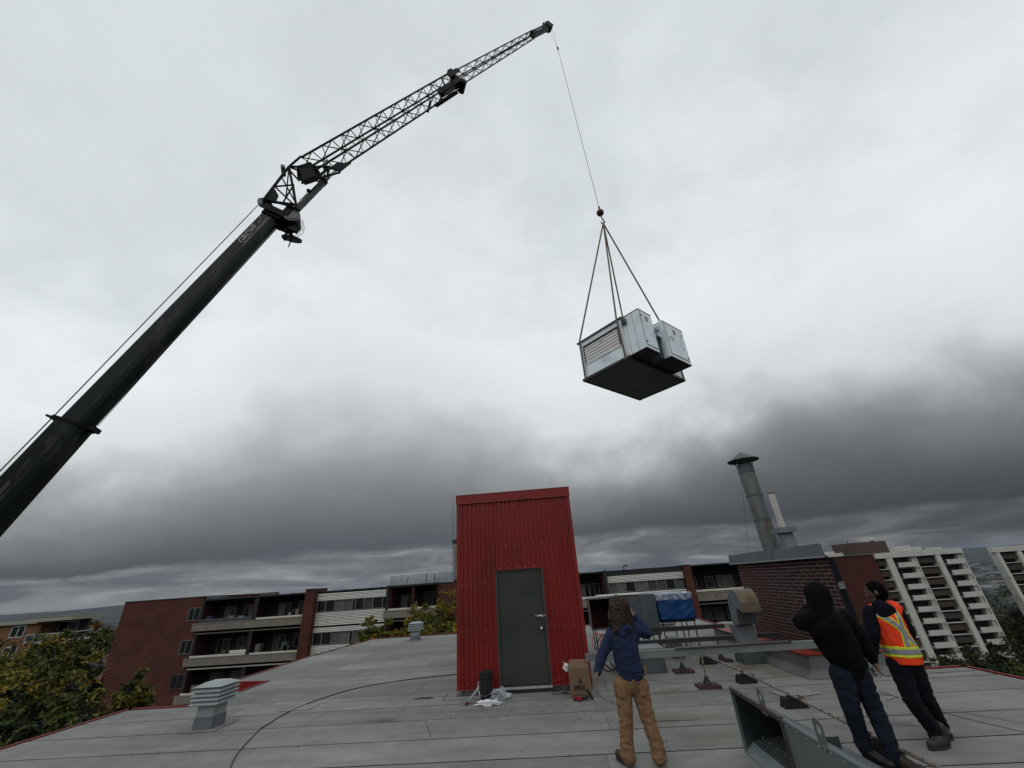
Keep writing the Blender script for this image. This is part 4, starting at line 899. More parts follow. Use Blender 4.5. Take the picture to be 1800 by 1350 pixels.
tower('second pale concrete tower cut off by the right edge of the picture', 132*.9378+.2, 2, 13, [('c', .9), ('s', 4.6), ('c', 1.2), ('b', 6.3), ('m', .3), ('s', 5), ('c', 1.5)], zoff=-.45)
# ------------------------------------------------------------------ orange brick building at the far left and a maroon roof
oc = thing('brick_condo', 'orange-brown brick building with white-framed windows and white balconies behind the left trees', 'apartment building', (-85, 70, -17))
obm = M('orange_brick', (.17, .078, .038), .85, 0, .15, .8, bump=.1, bs=10); wht = M('balcony_white', (.40, .41, .42), .6); lintel = M('beige_fascia', (.28, .26, .21), .8)
k2 = 1.65; YO = 66.
ZO = lambda z: 1.9+(z-1.9)*k2
B('wall', obm, oc, -104, -79.9, YO, YO+2.5, -20, ZO(1.2)); B('roof_fascia', lintel, oc, -104.5, -79.7, YO-.5, YO+2.5, ZO(1.2)+.01, ZO(1.42)); B('roof_edge', lintel, oc, -80.3, -72.7, YO-2.2, YO+2.6, ZO(1.33), ZO(1.66))
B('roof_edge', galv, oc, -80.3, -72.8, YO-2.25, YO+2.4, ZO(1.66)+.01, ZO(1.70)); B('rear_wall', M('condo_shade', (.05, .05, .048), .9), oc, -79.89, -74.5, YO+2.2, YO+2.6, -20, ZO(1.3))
for i in range(4):
    z = -.55-i*2.8-.35
    for x in (-98.5, -94., -89.2, -84.6): window(oc, x, x+2.1, z+.0, z+1.35, YO-.02, 2, t=.14, fr=wht)
    window(oc, -79.4, -76.2, z-.5, z+1.5, YO+2.18, 2, t=.12, fr=wht)
    sl2 = B('balcony_slab', wht, oc, -79.6, -73.0, YO-1.8, YO+2.1, z-1.0, z-.75)
    bb = B('balcony_rail', wht, oc, -79.6, -73.0, YO-1.8, YO-1.72, z+.15, z+.25)
    for j in range(6): B('baluster', wht, bb, -79.6+j*1.32, -79.5+j*1.32, YO-1.8, YO-1.72, z-.75, z+.149)
    B('glass_panel', rlm, bb, -79.5, -73.1, YO-1.77, YO-1.75, z-.7, z+.1)
    MB().cone((-73.1, YO-1.75, z+.15), (-73.1, YO+2.1, z+.2), .06).build('side_rail', wht, bb)
hr = thing('house', 'low house with maroon shingled roof beyond the left trees', 'house', (-66, 62, -17))
shg = M('maroon_shingles', (.075, .038, .045), .9, 0, .15, 2); zr = aty(150, 1158, 60).z
m = MB(); a = zr-1.0
m.prism([(-68, 58, a-1.6), (-68, 66, a+.9), (-68, 74, a-1.6)], [(-52, 58, a-1.6), (-52, 66, a+.9), (-52, 74, a-1.6)]); m.build('roof', shg, hr)
B('wall', lintel, hr, -67.5, -52.5, 58.6, 73.4, -17, a-1.61)
for x in (-62, -58.5): MB().cone((x, 66, a+.7), (x, 66, a+1.6), .12).build('chimney_pipe', wht, hr)

# ------------------------------------------------------------------ town in the valley
rt = random.Random(11); m = MB(); mats_t = [M('town_pale', (.19, .20, .215), .8), M('town_grey', (.06, .065, .075), .8), M('town_brown', (.10, .08, .075), .9), M('wood_mass', (.020, .024, .016), .95)]
for i in range(2300):
    right = rt.random() < .62
    a = radians(rt.uniform(38, 60) if right else rt.uniform(-62, -30)); band = rt.random()
    r = (rt.gauss(2950, 130) if band < .25 else rt.gauss(4400, 500) if band < .7 else rt.uniform(5200, 8500)) if right else (rt.gauss(4600, 420) if band < .6 else rt.uniform(3000, 7500))
    if r < 2400: continue
    x, y = r*sin(a), r*cos(a); w = rt.uniform(12, 55)*(1+r/9000); h = rt.uniform(4, 9)*(1.8 if rt.random() < .06 else 1); z = ground_z(x, y); m.cur = rt.choices((0, 1, 2), (.5, .35, .15))[0]
    ca, sa = cos(rt.uniform(0, pi)), 0; th = rt.uniform(0, pi)
    m.obox((x, y, z+h/2), (cos(th), sin(th), 0), (-sin(th), cos(th), 0), (0, 0, 1), w/2, w*rt.uniform(.2, .5), h/2)
m.build('town', mats_t, kind='stuff', label='pale buildings of the distant town in the valley')
m = MB(); m.cur = 3
for i in range(2600):
    a = radians(rt.uniform(-66, 66)); r = rt.uniform(700, 8000)**1; x, y = r*sin(a), r*cos(a); z = ground_z(x, y); w = rt.uniform(25, 90)*(.4+r/5000)
    m.sphere((x, y, z), 1, 7, 4, (w, w*.5, rt.uniform(7, 13)))
m.build('far_woods', mats_t, smooth=True, kind='stuff', label='far dark woods covering the valley floor')
# ------------------------------------------------------------------ trees
leafs = {}
def leafmat(name, col):
    m = M('leaf_'+name, col, .7, 0, .35, .8, bump=0, spec=.2)
    return m
LG, LY, LO, LD, LB, LYG = leafmat('green', (.040, .056, .011)), leafmat('yellow', (.26, .175, .02)), leafmat('orange', (.12, .075, .012)), leafmat('dark', (.010, .015, .006)), leafmat('brown', (.055, .045, .014)), leafmat('yellowgreen', (.125, .12, .020))
bark = M('bark', (.045, .036, .028), .95, 0, .3, 5)
def tree(name, label, cat, x, y, z0, h, rx, rz, seed, pal, nclump=60, per=60, ls=.22, group=None, stems=1, low=.0, wts=None):
    r = random.Random(seed); t = thing(name, label, cat, (x, y, z0), group)
    cz = z0+h-rz*.96
    for s_ in range(stems):
        m = MB(); bx, by = x+r.uniform(-.3, .3)*(stems > 1), y+r.uniform(-.3, .3)*(stems > 1); tr = max(.05, h*.018)
        m.cone((bx, by, z0-.3), (bx+.1, by, z0+h*.45), tr, tr*.65, 7, False).cone((bx+.1, by, z0+h*.45), (bx, by, z0+h*.85), tr*.65, tr*.2, 6, False)
        for i in range(7):
            a = r.uniform(0, 2*pi); b = h*r.uniform(.3, .7); L = rx*r.uniform(.5, .9)
            m.cone((bx, by, z0+b), (bx+cos(a)*L, by+sin(a)*L, z0+b+L*r.uniform(.3, .8)), tr*.35, tr*.08, 5, False)
        m.build('trunk', bark, t)
    m = MB(); V = []; Fs = []; MI = []
    for c in range(nclump):
        u_ = r.random()**.45; a = r.uniform(0, 2*pi); ph = math.asin(r.uniform(-1+low, 1))
        dx, dy, dz = cos(a)*cos(ph)*u_, sin(a)*cos(ph)*u_, sin(ph)*u_
        bump_ = 1+.35*noise.noise(Vector((dx*2, dy*2, dz*2+seed)))
        cx, cy, cz2 = x+dx*rx*bump_, y+dy*rx*bump_, cz+dz*rz*bump_
        cr = rx*r.uniform(.10, .26); mi_ = r.choices(range(len(pal)), wts)[0]
        for l in range(per):
            g = Vector((r.gauss(0, 1), r.gauss(0, 1), r.gauss(0, .75)))*cr*.5; p = Vector((cx, cy, cz2))+g
            n_ = Vector((r.gauss(0, 1), r.gauss(0, 1), r.gauss(.7, 1))).normalized(); u1 = n_.orthogonal().normalized(); u2 = n_.cross(u1); s1 = ls*r.uniform(.5, 1.25); an = r.uniform(0, pi)
            u1, u2 = u1*cos(an)+u2*sin(an), u2*cos(an)-u1*sin(an); b0 = len(V)
            V += [p-u1*s1, p-u2*s1*.42+n_*s1*.1, p+u1*s1, p+u2*s1*.42+n_*s1*.1]; Fs.append((b0, b0+1, b0+2, b0+3)); MI.append(mi_ if r.random() < .9 else r.randrange(len(pal)))
    m.v = [tuple(v) for v in V]; m.f = Fs; m.mi = MI; m.build('crown', pal, t)
    return t
GT = 'autumn trees below the left roof edge'
def top_at(px, py, D): p = ath(px, py, D); return p
specs = [  # px, py of the crown top, distance, crown radius, palette
 (28, 1134, 24, 2.3, (LYG, LG, LD, LY), 'tall yellow-green tree at the far left edge beyond the roof', (4, 4, 2, 3)),
 (84, 1108, 30, 2.3, (LYG, LY, LG, LD), 'tree with golden top in front of the orange brick building', (3, 4, 3, 1)),
 (122, 1148, 27, 1.5, (LG, LO, LYG, LB), 'green tree with rusty orange patch left of the maroon roof', (4, 2, 3, 1)),
 (50, 1178, 19, 1.5, (LYG, LY, LG), 'tree with orange-yellow clump low at the left below the white balcony', (3, 3, 3)),
 (156, 1176, 31, .95, (LD, LG, LG), 'dark green tree against the left brick gable', (5, 3, 1)),
 (108, 1196, 18, 1.2, (LG, LYG, LD), 'leafy crown in the middle of the left trees beyond the roof edge', (4, 3, 3)),
 (140, 1238, 15.5, .85, (LG, LYG, LD), 'leafy crown rising just beyond the left roof edge', (4, 3, 2)),
 (14, 1236, 14.5, 1.1, (LG, LD, LYG), 'dark green crown lowest at the left roof edge', (4, 4, 1)),
 (75, 1262, 13, .75, (LG, LD, LYG), 'small dark crown peeping over the left roof edge', (4, 4, 2)),
 (200, 1226, 16, .75, (LG, LYG, LD), 'smaller green crown in front of the brick gable by the roof notch', (4, 3, 2)),
 (238, 1192, 16.5, .55, (LG, LYG, LD), 'loose leafy tree top reaching up beside the gable behind the near vent', (4, 3, 2))]
for i, (px, py, D, rx, pal, lab, wt) in enumerate(specs):
    p = top_at(px, py, D); rz_ = rx*1.2
    tree('autumn_tree', lab, 'tree', p.x, p.y, -17, p.z+17, rx, rx*2.6 if i < 5 else rx*2.0, 20+i, list(pal), int(260 if rx > 2 else 170 if rx > 1 else 90), 95, .040+.0024*D, GT, low=.1, wts=wt)
# courtyard shrubs and young trees just behind the roof edge
for i, (px, py, D, rx, hh, lab) in enumerate([(650, 1082, 24, .55, 1.9, 'slim yellow-green tree top left of the small roof vent'), (655, 1104, 24.5, 1.0, 1.7, 'low bushy crown at the foot of the slim tree top'), (683, 1090, 25, .45, 1.7, 'narrow columnar tree top between the slim tree and the small roof vent'), (700, 1112, 25, .5, .9, 'small leafy tip just left of the small roof vent'),
        (748, 1050, 25.5, 1.35, 3.4, 'large yellow-green tree top behind the small roof vent'), (786, 1040, 26, .95, 3.8, 'tall yellow-green tree top beside the red shed'), (722, 1090, 24.5, .7, 1.8, 'rounded leafy crown right behind the small roof vent'), (775, 1085, 24, 1.2, 2.2, 'low leafy crown between vent and red shed')]):
    p = top_at(px, py, D)
    tree('courtyard_tree', lab, 'tree', p.x, p.y, -17, p.z+17, rx, hh*.62, 60+i, [LYG, LG, LY], 75 if rx > .9 else 34, 80, .085, 'young trees in the courtyard', low=.1, wts=(5, 2, 1))
p = ath(1000+495, 1075, 36)
tree('ivy_tree', 'brownish climbing foliage against the brick wing between the workers', 'tree', p.x, p.y, -17, p.z+17, .8, 5, 91, [LB, LY, LG], 60, 60, .12, low=.0, wts=(5, 1, 1))
# hillside wood right of the tower and colourful wood behind the left gable
GW = 'trees on the wooded slope'
rq = random.Random(21); k_ = 0
for (px, py, D, rx, pal, lab) in [(1720, 1032, 235, 15, (LG, LD, LG), 'olive tree top under the town between the two towers'), (1772, 1034, 225, 14, (LG, LD, LD), 'olive green crown left of the second tower'), (1762, 1062, 205, 13, (LG, LD, LB), 'dull green crown lower between the towers'), (1802, 1078, 190, 13, (LD, LG, LG), 'dark crown below the second tower'),
   (1738, 1138, 100, 7, (LD, LD, LG), 'dark crown hiding the right foot of the first tower'), (1690, 1140, 90, 6, (LD, LD, LG), 'dark round crown at the foot of the first tower'), (1785, 1112, 120, 9, (LD, LG, LD), 'dark green crown under the wood at the right'), (1660, 1158, 80, 4, (LD, LG, LB), 'low dark crown beside the tower base over the roof edge'),
   (1795, 1135, 75, 6, (LD, LD, LG), 'darkest crown at the right edge of the picture'), (1730, 1160, 60, 4.5, (LD, LG, LB), 'dark brown-green crown over the right roof edge'), (1785, 1170, 50, 4, (LD, LG, LG), 'dark crown just above the far right roof edge'), (1700, 1172, 55, 2.6, (LD, LB, LG), 'low scrubby crown along the roof edge by the towers')]:
    p = top_at(px, py, D); g = ground_z(p.x, p.y); tree('slope_tree', lab, 'tree', p.x, p.y, min(g, p.z-6), p.z-min(g, p.z-6), rx*.6, rx*.85, 120+k_, list(pal), 110, 60, .36 if D > 90 else .2, GW, wts=(4, 3, 1)); k_ += 1
for (px, py, D, rx, pal, lab) in [(170, 1104, 140, 9, (LO, LYG, LB), 'rusty autumn crown beyond the maroon roof'), (150, 1108, 125, 7, (LO, LG, LYG), 'mixed orange and green crown right of the white balcony'), (195, 1112, 130, 7, (LYG, LB, LG), 'brownish crown next to the brick gable'), (135, 1118, 100, 6, (LG, LD, LYG), 'green crown under the white balcony'), (178, 1124, 100, 6.5, (LG, LYG, LD), 'green crown above the maroon roof'), (115, 1130, 90, 4, (LG, LD, LYG), 'dark green crown behind the condo balconies')]:
    p = top_at(px, py, D); g = ground_z(p.x, p.y); tree('slope_tree', lab, 'tree', p.x, p.y, min(g, p.z-6), p.z-min(g, p.z-6), rx, rx*.9, 150+k_, list(pal), 110, 60, .5, GW, wts=(4, 4, 2)); k_ += 1
m = MB(); rr_ = random.Random(33)
for i in range(900):
    a = radians(rr_.uniform(36, 62) if rr_.random() < .55 else rr_.uniform(-66, -34)); r = rr_.uniform(170, 900); x, y = r*sin(a), r*cos(a); z = ground_z(x, y); w = rr_.uniform(4, 8); m.cur = rr_.choices((0, 1, 2, 3), (4, 3, 1, 1))[0]
    for q_ in range(34):
        g = Vector((rr_.gauss(0, w*.45), rr_.gauss(0, w*.45), rr_.gauss(9, 2.4))); s_ = rr_.uniform(.8, 1.7); p = Vector((x, y, z))+g; n_ = Vector((rr_.gauss(0, 1), rr_.gauss(0, 1), 1)).normalized(); u1 = n_.orthogonal().normalized()*s_; u2 = n_.cross(u1)
        m.add([p-u1, p-u2*.7, p+u1, p+u2*.7], [(0, 1, 2, 3)])
m.build('woodland', [LG, LD, LB, LYG], kind='stuff', label='wooded slope falling away towards the valley')
# ------------------------------------------------------------------ the crane: boom, lattice jib, hook line
PH = radians(63); TIP = ath(968, 48, 15.2)
HD = Vector((sin(PH), cos(PH), 0)); SN = Vector((cos(PH), -sin(PH), 0)); ZZ = Vector((0, 0, 1))
def onp(px, py, off=0.):
    d = ray(px, py); t_ = (SN.dot(TIP+SN*off-CAM))/SN.dot(d); return CAM+d*t_
boomm = M('boom_paint', (.009, .014, .0125), .30, .0, .35, 1.2, (.036, .040, .035), (.54, .68), 2.5, bump=.12, bs=3, spec=.16, stretch=(1, 1, .3))
cranem = M('crane_black', (.0045, .005, .005), .55, .0, .2, 4, spec=.12)
cgrey = M('crane_grey', (.16, .16, .145), .6, .2, .3, 4); chrome = M('chrome', (.5, .5, .5), .18, .95, bump=0)
cr = thing('mobile_crane', 'black telescopic crane boom with lattice jib reaching up from the left', 'crane', (-16, 4, -17))
A_ = onp(65, 845); Bq = onp(478, 388)
bd = (Bq-A_).normalized(); bn = SN.cross(bd).normalized()
if bn.z < 0: bn = -bn
def profile(w, h, n=7):
    # flat top, straight flanks, rounded belly; local (side, up)
    pts = [(w/2, h/2), (w/2, -h*.08)]
    for i in range(1, n): a = pi*i/n; pts.append((w/2*cos(a), -h*.08-(h*.42)*sin(a)))
    pts += [(-w/2, -h*.08), (-w/2, h/2)]; return pts
def section(name, a, b, w, h, mat, smooth=False):
    pr = profile(w, h); m = MB(); m.prism([a+SN*s_+bn*u_ for s_, u_ in pr], [b+SN*s_+bn*u_ for s_, u_ in pr]); return m.build(name, mat, cr)
Cq = onp(138, 748)          # collar of the outer section
low = Cq-bd*28
L0 = (Bq-Cq).length
section('boom_section', low, Cq, .50, .59, boomm); section('boom_section', Cq-bd*.3, Bq, .44, .52, boomm)
pr = profile(.55, .65); m = MB(); m.prism([Cq-bd*.05+SN*a+bn*b for a, b in pr], [Cq+bd*.02+SN*a+bn*b for a, b in pr]); m.build('boom_collar', cranem, cr)
m = MB(); m.obox(Cq+bn*.40+SN*.0, bd, SN, bn, .05, .08, .10); m.obox(Cq+bn*.54, bd, SN, bn, .02, .05, .08); m.build('rope_guide', cranem, cr); MB().obox(Cq-bn*.37+SN*.1, bd, SN, bn, .05, .15, .05).build('collar_bracket', cranem, cr)
# weathered scrape marks and brighter wear strips on the flank
wear = M('wear_paint', (.055, .056, .048), .55, .0, .5, 9, (.008, .01, .009), (.42, .55), 7, spec=.15, stretch=(1, 1, .3))
def strip(a, b, side, up, w, mat=wear, nm='wear_strip'):
    m = MB(); m.obox((a+b)/2+SN*side+bn*up, bd, bn, SN, (b-a).length/2, w, .002); return m.build(nm, mat, cr)
strip(Cq-bd*4.2, Cq-bd*.4, .252, .09, .035); strip(Cq+bd*.5, Bq-bd*.5, .222, .02, .010)
strip(Cq-bd*5, Cq-bd*.3, .252, -.0, .018); strip(Bq-bd*1.6, Bq-bd*.1, .222, .02, .022, M('bare_metal', (.12, .12, .10), .5, .1, .3, 9, (.02, .02, .02), (.5, .6), 6))
cv = M('letter_grey', (.34, .32, .27), .6)
tl = onp(413, 412)
tm_ = Bq-bd*((Bq-tl).dot(bd)+.35)+SN*.2225+bn*.07
text_mesh('lettering', 'GROVE', .235, cv, cr, frame(bd, bn, bd.cross(bn), tm_), sx=1.12, bold=.005)
e_ = tm_+bd*.98+bn*.05; m = MB(); m.prism([e_, e_+bd*.05+bn*.05, e_+bd*.12+bn*.02], [p+SN*.002 for p in (e_, e_+bd*.05+bn*.05, e_+bd*.12+bn*.02)]); m.build('printed_mark', cv, cr)
e_ = e_+bd*.13+bn*.03; m = MB(); m.prism([e_, e_+bd*.14+bn*.06, e_+bd*.13+bn*.09], [p+SN*.002 for p in (e_, e_+bd*.14+bn*.06, e_+bd*.13+bn*.09)]); m.build('printed_mark', cv, cr)
# hoist rope beside the boom
hp_ = onp(462, 352); q1 = onp(97, 729); q0 = onp(0, 828); dq = (q0-q1).normalized()
MB().tube([hp_, q1, q0, q0+dq*16], .013, 5).build('hoist_rope', dark_steel, cr)
MB().tube([onp(488, 396), onp(172, 749)], .006, 4).build('rope_return', dark_steel, cr)
# boom head
def bar(name, pts, r, mat=cranem, par=None, n=6, off=None):
    m = MB(); m.tube([onp(px, py, o_) for px, py, o_ in pts], r, n); return m.build(name, mat, par or cr)
Hc = Bq+bd*.25
m = MB(); m.obox(Hc-bd*.1, bd, SN, bn, .22, .27, .30); hd_ = m.build('boom_head', cranem, cr, bevel=.05)
MB().obox(Hc+bd*.08+bn*.26, bd, SN, bn, .12, .30, .10).build('head_block', cranem, cr, bevel=.04)
for s_ in (-.31, .31):
    MB().obox(Hc-bd*.05+bn*.05+SN*s_, bd, SN, bn, .14, .02, .36).build('head_plate', cranem, cr, bevel=.02); MB().obox(Hc+bd*.2-bn*.32+SN*s_, bd, SN, bn, .25, .02, .12).build('head_plate', cranem, cr, bevel=.02); MB().cone(Hc+bd*.1+bn*.45+SN*s_, Hc+bd*.55-bn*.4+SN*s_, .05, n=6).build('head_brace', cranem, cr)
# sheaves under the head
sc_ = onp(513, 388)
for i in range(6):
    o = sc_+SN*(-.24+.10*i); MB().cone(o-SN*.028, o+SN*.028, .27, n=22).cone(o+SN*.03, o+SN*.045, .20, n=22).build('sheave', M('sheave', (.045, .038, .028), .6, .0, .3, 6) if i < 5 else cgrey, cr)
o = onp(463, 356); MB().cone(o-SN*.05, o+SN*.05, .17, n=18).build('top_sheave', cgrey, cr)
o = onp(526, 384); 
for (a, b) in (((497, 398), (520, 420)), ((505, 405), (500, 422)), ((520, 400), (506, 418))): bar('head_link', [(a[0], a[1], 0), (b[0], b[1], 0)], .04)
for j in range(5): MB().obox(onp(498+5*j, 402+2*(j % 3), -.2+.1*j), bd, SN, bn, .1, .05, .12).build('head_fitting', cranem, cr, bevel=.01)
o = onp(513, 420); dd = (SN*.45+Vector((0, 0, 1))*.9).normalized(); MB().cone(o-dd*.03, o+dd*.03, .30, n=26).build('cable_reel', cranem, cr); MB().cone(o, onp(507, 434), .02, n=5).build('reel_arm', cranem, cr)
m = MB(); m.tube([onp(531, 385), onp(535, 400), onp(533, 410), onp(520, 418), onp(512, 416)], .008, 4); m.build('hydraulic_hose', cranem, cr); MB().tube([onp(531, 389), onp(532, 403), onp(524, 412), onp(511, 418)], .007, 4).build('hydraulic_hose', cranem, cr)
# connection frame: braced triangle between the head and the jib hinge
KN = (508, 293)
for s_ in (-.36, .36):
    bar('frame_chord', [(463, 352, s_), (KN[0], KN[1], s_)], .045); bar('frame_chord', [(KN[0], KN[1], s_), (522, 368, s_)], .045); bar('frame_chord', [(465, 350, s_), (522, 366, s_)], .035)
    bar('frame_brace', [(483, 328, s_), (516, 325, s_)], .03); bar('frame_brace', [(483, 328, s_), (519, 362, s_)], .028); bar('frame_brace', [(495, 311, s_), (517, 352, s_)], .026); bar('frame_brace', [(516, 325, s_), (497, 357, s_)], .026)
    bar('frame_brace', [(KN[0], KN[1], s_), (503, 345, s_)], .022)
for (px, py) in ((464, 351), (483, 328), (KN), (516, 325), (522, 366)): bar('frame_tie', [(px, py, -.36), (px, py, .36)], .035)
for a, b in (((464, 351), (483, 328)), ((483, 328), KN), ((516, 325), (522, 366))): bar('frame_brace', [(a[0], a[1], -.36), (b[0], b[1], .36)], .024); bar('frame_brace', [(b[0], b[1], -.36), (a[0], a[1], .36)], .024)
m = MB(); P4 = [onp(*p, .38) for p in ((468, 350), (483, 332), (490, 345), (485, 356))]; m.prism(P4, [p+SN*.02 for p in P4]); m.build('gusset_plate', cranem, cr)
# jib foot: deep plated hinge with the luffing cylinder
for s_ in (-.34, .34):
    P4 = [onp(*p, s_) for p in ((526, 296), (549, 294), (556, 310), (533, 318))]; m = MB(); m.prism(P4, [p+SN*.03 for p in P4]); m.build('hinge_plate', cranem, cr)
    P4 = [onp(*p, s_) for p in ((578, 297), (592, 287), (618, 287), (598, 303))]; m = MB(); m.prism(P4, [p+SN*.03 for p in P4]); m.build('hinge_plate', cranem, cr)
    bar('frame_chord', [(KN[0], KN[1], s_), (580, 293, s_)], .04); bar('frame_chord', [(530, 322, s_), (598, 303, s_)], .04)
    bar('frame_brace', [(556, 294, s_), (566, 314, s_)], .045); bar('frame_brace', [(556, 312, s_), (578, 296, s_)], .045); bar('frame_brace', [(562, 292, s_), (600, 300, s_)], .04); bar('frame_brace', [(580, 292, s_), (575, 310, s_)], .04); bar('frame_brace', [(508, 298, s_), (526, 318, s_)], .03); bar('frame_brace', [(568, 292, s_), (572, 311, s_)], .025)
MB().obox(onp(541, 305), onp(560, 300)-onp(530, 310) and (onp(560, 300)-onp(530, 310)).normalized(), SN, SN.cross((onp(560, 300)-onp(530, 310)).normalized()), .30, .26, .22).build('hinge_box', cranem, cr, bevel=.03)
MB().cone(onp(522, 368), onp(569, 320), .115, n=14).build('luffing_cylinder', M('cylinder_paint', (.03, .035, .032), .4), cr, smooth=False); MB().cone(onp(569, 320), onp(589, 302), .055, n=12).build('cylinder_rod', chrome, cr, smooth=True)
MB().cone(onp(566, 323), onp(571, 318), .125, n=14).build('cylinder_gland', cranem, cr); bar('head_fitting', [(541, 334, .1), (546, 338, .1)], .07); m = MB(); m.tube([onp(541, 336, .1), onp(534, 346, .1), onp(525, 352, .1)], .008, 4); m.build('hydraulic_hose', cranem, cr)
MB().cone(onp(KN[0]-10, KN[1]+7)-SN*.2, onp(KN[0]-10, KN[1]+7)+SN*.2, .07, n=12).build('guide_roller', cgrey, cr)
# lattice jib
lat = thing('x', None, None, (0, 0, 0)); bpy.data.objects.remove(lat)
def lattice(name, a, b, h0, h1, w0, w1, npan, rc, rl):
    a = Vector(a); b = Vector(b); d = (b-a).normalized(); u = SN.cross(d).normalized(); u = u if u.z*0+u.dot(bn) > 0 else -u
    par = MB().cone(a+u*h0/2-SN*w0/2, b+u*h1/2-SN*w1/2, rc, n=6).build(name, cranem, cr)
    cs = []
    for (uu_, ss_) in ((1, -1), (1, 1), (-1, -1), (-1, 1)):
        p0 = a+u*(h0/2*uu_)+SN*(w0/2*ss_); p1 = b+u*(h1/2*uu_)+SN*(w1/2*ss_); cs.append((p0, p1))
        if not (uu_ == 1 and ss_ == -1): MB().cone(p0, p1, rc, n=6).build('chord', cranem, par)
    faces = ((0, 1), (2, 3), (0, 2), (1, 3)); 
    for fi, (i, j) in enumerate(faces):
        for k_ in range(npan):
            t0, t1 = k_/npan, (k_+1)/npan; tm = (t0+t1)/2
            P = lambda c, t_: cs[c][0].lerp(cs[c][1], t_)
            MB().cone(P(i, t0), P(j, tm), rl, n=4, cap=False).build('lacing_bar', cranem, par); MB().cone(P(j, tm), P(i, t1), rl, n=4, cap=False).build('lacing_bar', cranem, par)
            if fi >= 2 and k_ % 2 == 0: MB().cone(P(i, t0), P(j, t0), rl*.8, n=4, cap=False).build('lacing_bar', cranem, par)
    return a, b, d, u
Ja, Jb = onp(545, 299), onp(800, 142)
ja, jb, jd, ju = lattice('jib_section', Ja, Jb, .68, .60, .60, .56, 10, .042, .020)
for s_ in (-.32, .32): MB().cone(onp(KN[0], KN[1], s_), Ja+ju*.36+SN*s_, .04, n=6).build('frame_chord', cranem, cr)
Jc, Jd = onp(802, 139), onp(938, 60)
# plated joint between the two jib sections
MB().obox(onp(787, 152)-ju*.12, jd, SN, ju, .85, .18, .15).build('jib_joint', cranem, cr, bevel=.05)
MB().obox(onp(800, 144), jd, SN, ju, .20, .26, .24).build('jib_joint', cranem, cr, bevel=.05)
for s_ in (-.34, .34):
    MB().obox(onp(799, 143)+SN*s_+ju*.17, jd, SN, ju, .55, .02, .14).build('joint_plate', cranem, cr, bevel=.02); MB().obox(onp(781, 157)+SN*s_-ju*.22, jd, SN, ju, 1.15, .02, .12).build('joint_plate', cranem, cr, bevel=.02)
    for k_ in (-.8, -.1): MB().cone(onp(787, 152)+SN*s_+jd*k_-ju*.28, onp(787, 152)+SN*s_+jd*(k_+.45)+ju*.28, .04, n=5).build('joint_brace', cranem, cr)
MB().obox(onp(792, 128), jd, SN, ju, .18, .12, .12).build('joint_lug', cranem, cr); MB().cone(onp(813, 152)-SN*.3, onp(813, 152)+SN*.3, .16, n=12).build('joint_roller', cranem, cr)
lattice('jib_section', Jc, Jd, .50, .32, .46, .32, 9, .036, .017)
T0 = onp(936, 61); T1 = onp(962, 48); dT = (T1-T0).normalized(); uT = SN.cross(dT); uT = uT if uT.dot(ju) > 0 else -uT
MB().obox((T0+T1)/2, dT, SN, uT, (T1-T0).length/2+.1, .17, .19).build('jib_tip_plate', cranem, cr, bevel=.03)
tw = MB()
MB().obox((T0+T1)/2-dT*.35+SN*.175, dT, uT, SN, .42, .09, .004).build('tip_label', M('label_grey', (.22, .22, .21), .6, 0, .5, 22, (.02, .02, .02), (.48, .55), 25), cr)
MB().cone(T1-SN*.13+dT*.2, T1+SN*.13+dT*.2, .30, n=20).build('tip_sheave', M('sheave_dark', (.03, .032, .028), .5), cr); MB().obox(T1+uT*.33+dT*.1, dT, SN, uT, .06, .05, .10).build('tip_light', cranem, cr)
for s_ in (-.2, .2): MB().obox(T1+SN*s_+dT*.12, dT, uT, SN, .32, .27, .02).build('tip_cheek', cranem, cr, bevel=.05)
bar('jib_post', [(757, 178, .3), (752, 196, .3)], .06)
# base machine on the ground, out of frame below the boom
base = low; g0 = -17
MB().obox(base-Vector((0, 0, .3)), (1, 0, 0), (0, 1, 0), (0, 0, 1), 2.2, 1.4, 1.4).build('turntable_house', M('crane_yellow', (.5, .36, .05), .5), cr, bevel=.2)
cc = Vector((base.x, base.y, -16.2)); MB().obox(cc, (1, 0, 0), (0, 1, 0), (0, 0, 1), 5.5, 1.35, .45).build('carrier', cranem, cr, bevel=.1)
for i in range(4):
    for s_ in (-1.25, 1.25): MB().cone((cc.x-4.2+i*2.6, cc.y+s_-.2, -16.45), (cc.x-4.2+i*2.6, cc.y+s_+.2, -16.45), .62, n=18).build('wheel', rubber, cr)
# hook line, anti-two-block weight, ball and slings
SC = 1.25
BALL = ath(1055, 374, 15.2); HK = ath(1060, 391, 15.2); BLK = ath(980.5, 85, 15.2)
t = thing('hoist_line', 'thin steel hoist line running from the jib tip down to the red hook ball', 'rope', TIP); tip2 = onp(971, 52)
MB().tube([tip2, BLK], .009, 4).tube([onp(966, 56), BLK], .005, 4).build('reeving', dark_steel, t); MB().tube([BLK, BALL+Vector((0, 0, .3))], .0135, 5).build('rope', M('rope_steel', (.07, .07, .07), .5, .5), t)
MB().cone(BLK-Vector((0, 0, .13)), BLK+Vector((0, 0, .13)), .06, .06, 8).build('limit_weight', cranem, t)
t = thing('hook_ball', 'dark red overhaul ball and hook hanging above the slings', 'hook', BALL); ballm = M('ball_red', (.075, .016, .010), .5, .1, .3, 5)
MB().sphere(BALL, .185, 20, 12).build('ball', ballm, t, smooth=True); MB().cone(BALL+Vector((0, 0, .17)), BALL+Vector((0, 0, .42)), .055, .035, 8).sphere(BALL+Vector((0, 0, .40)), .055, 8, 6).build('swivel', dark_steel, t)
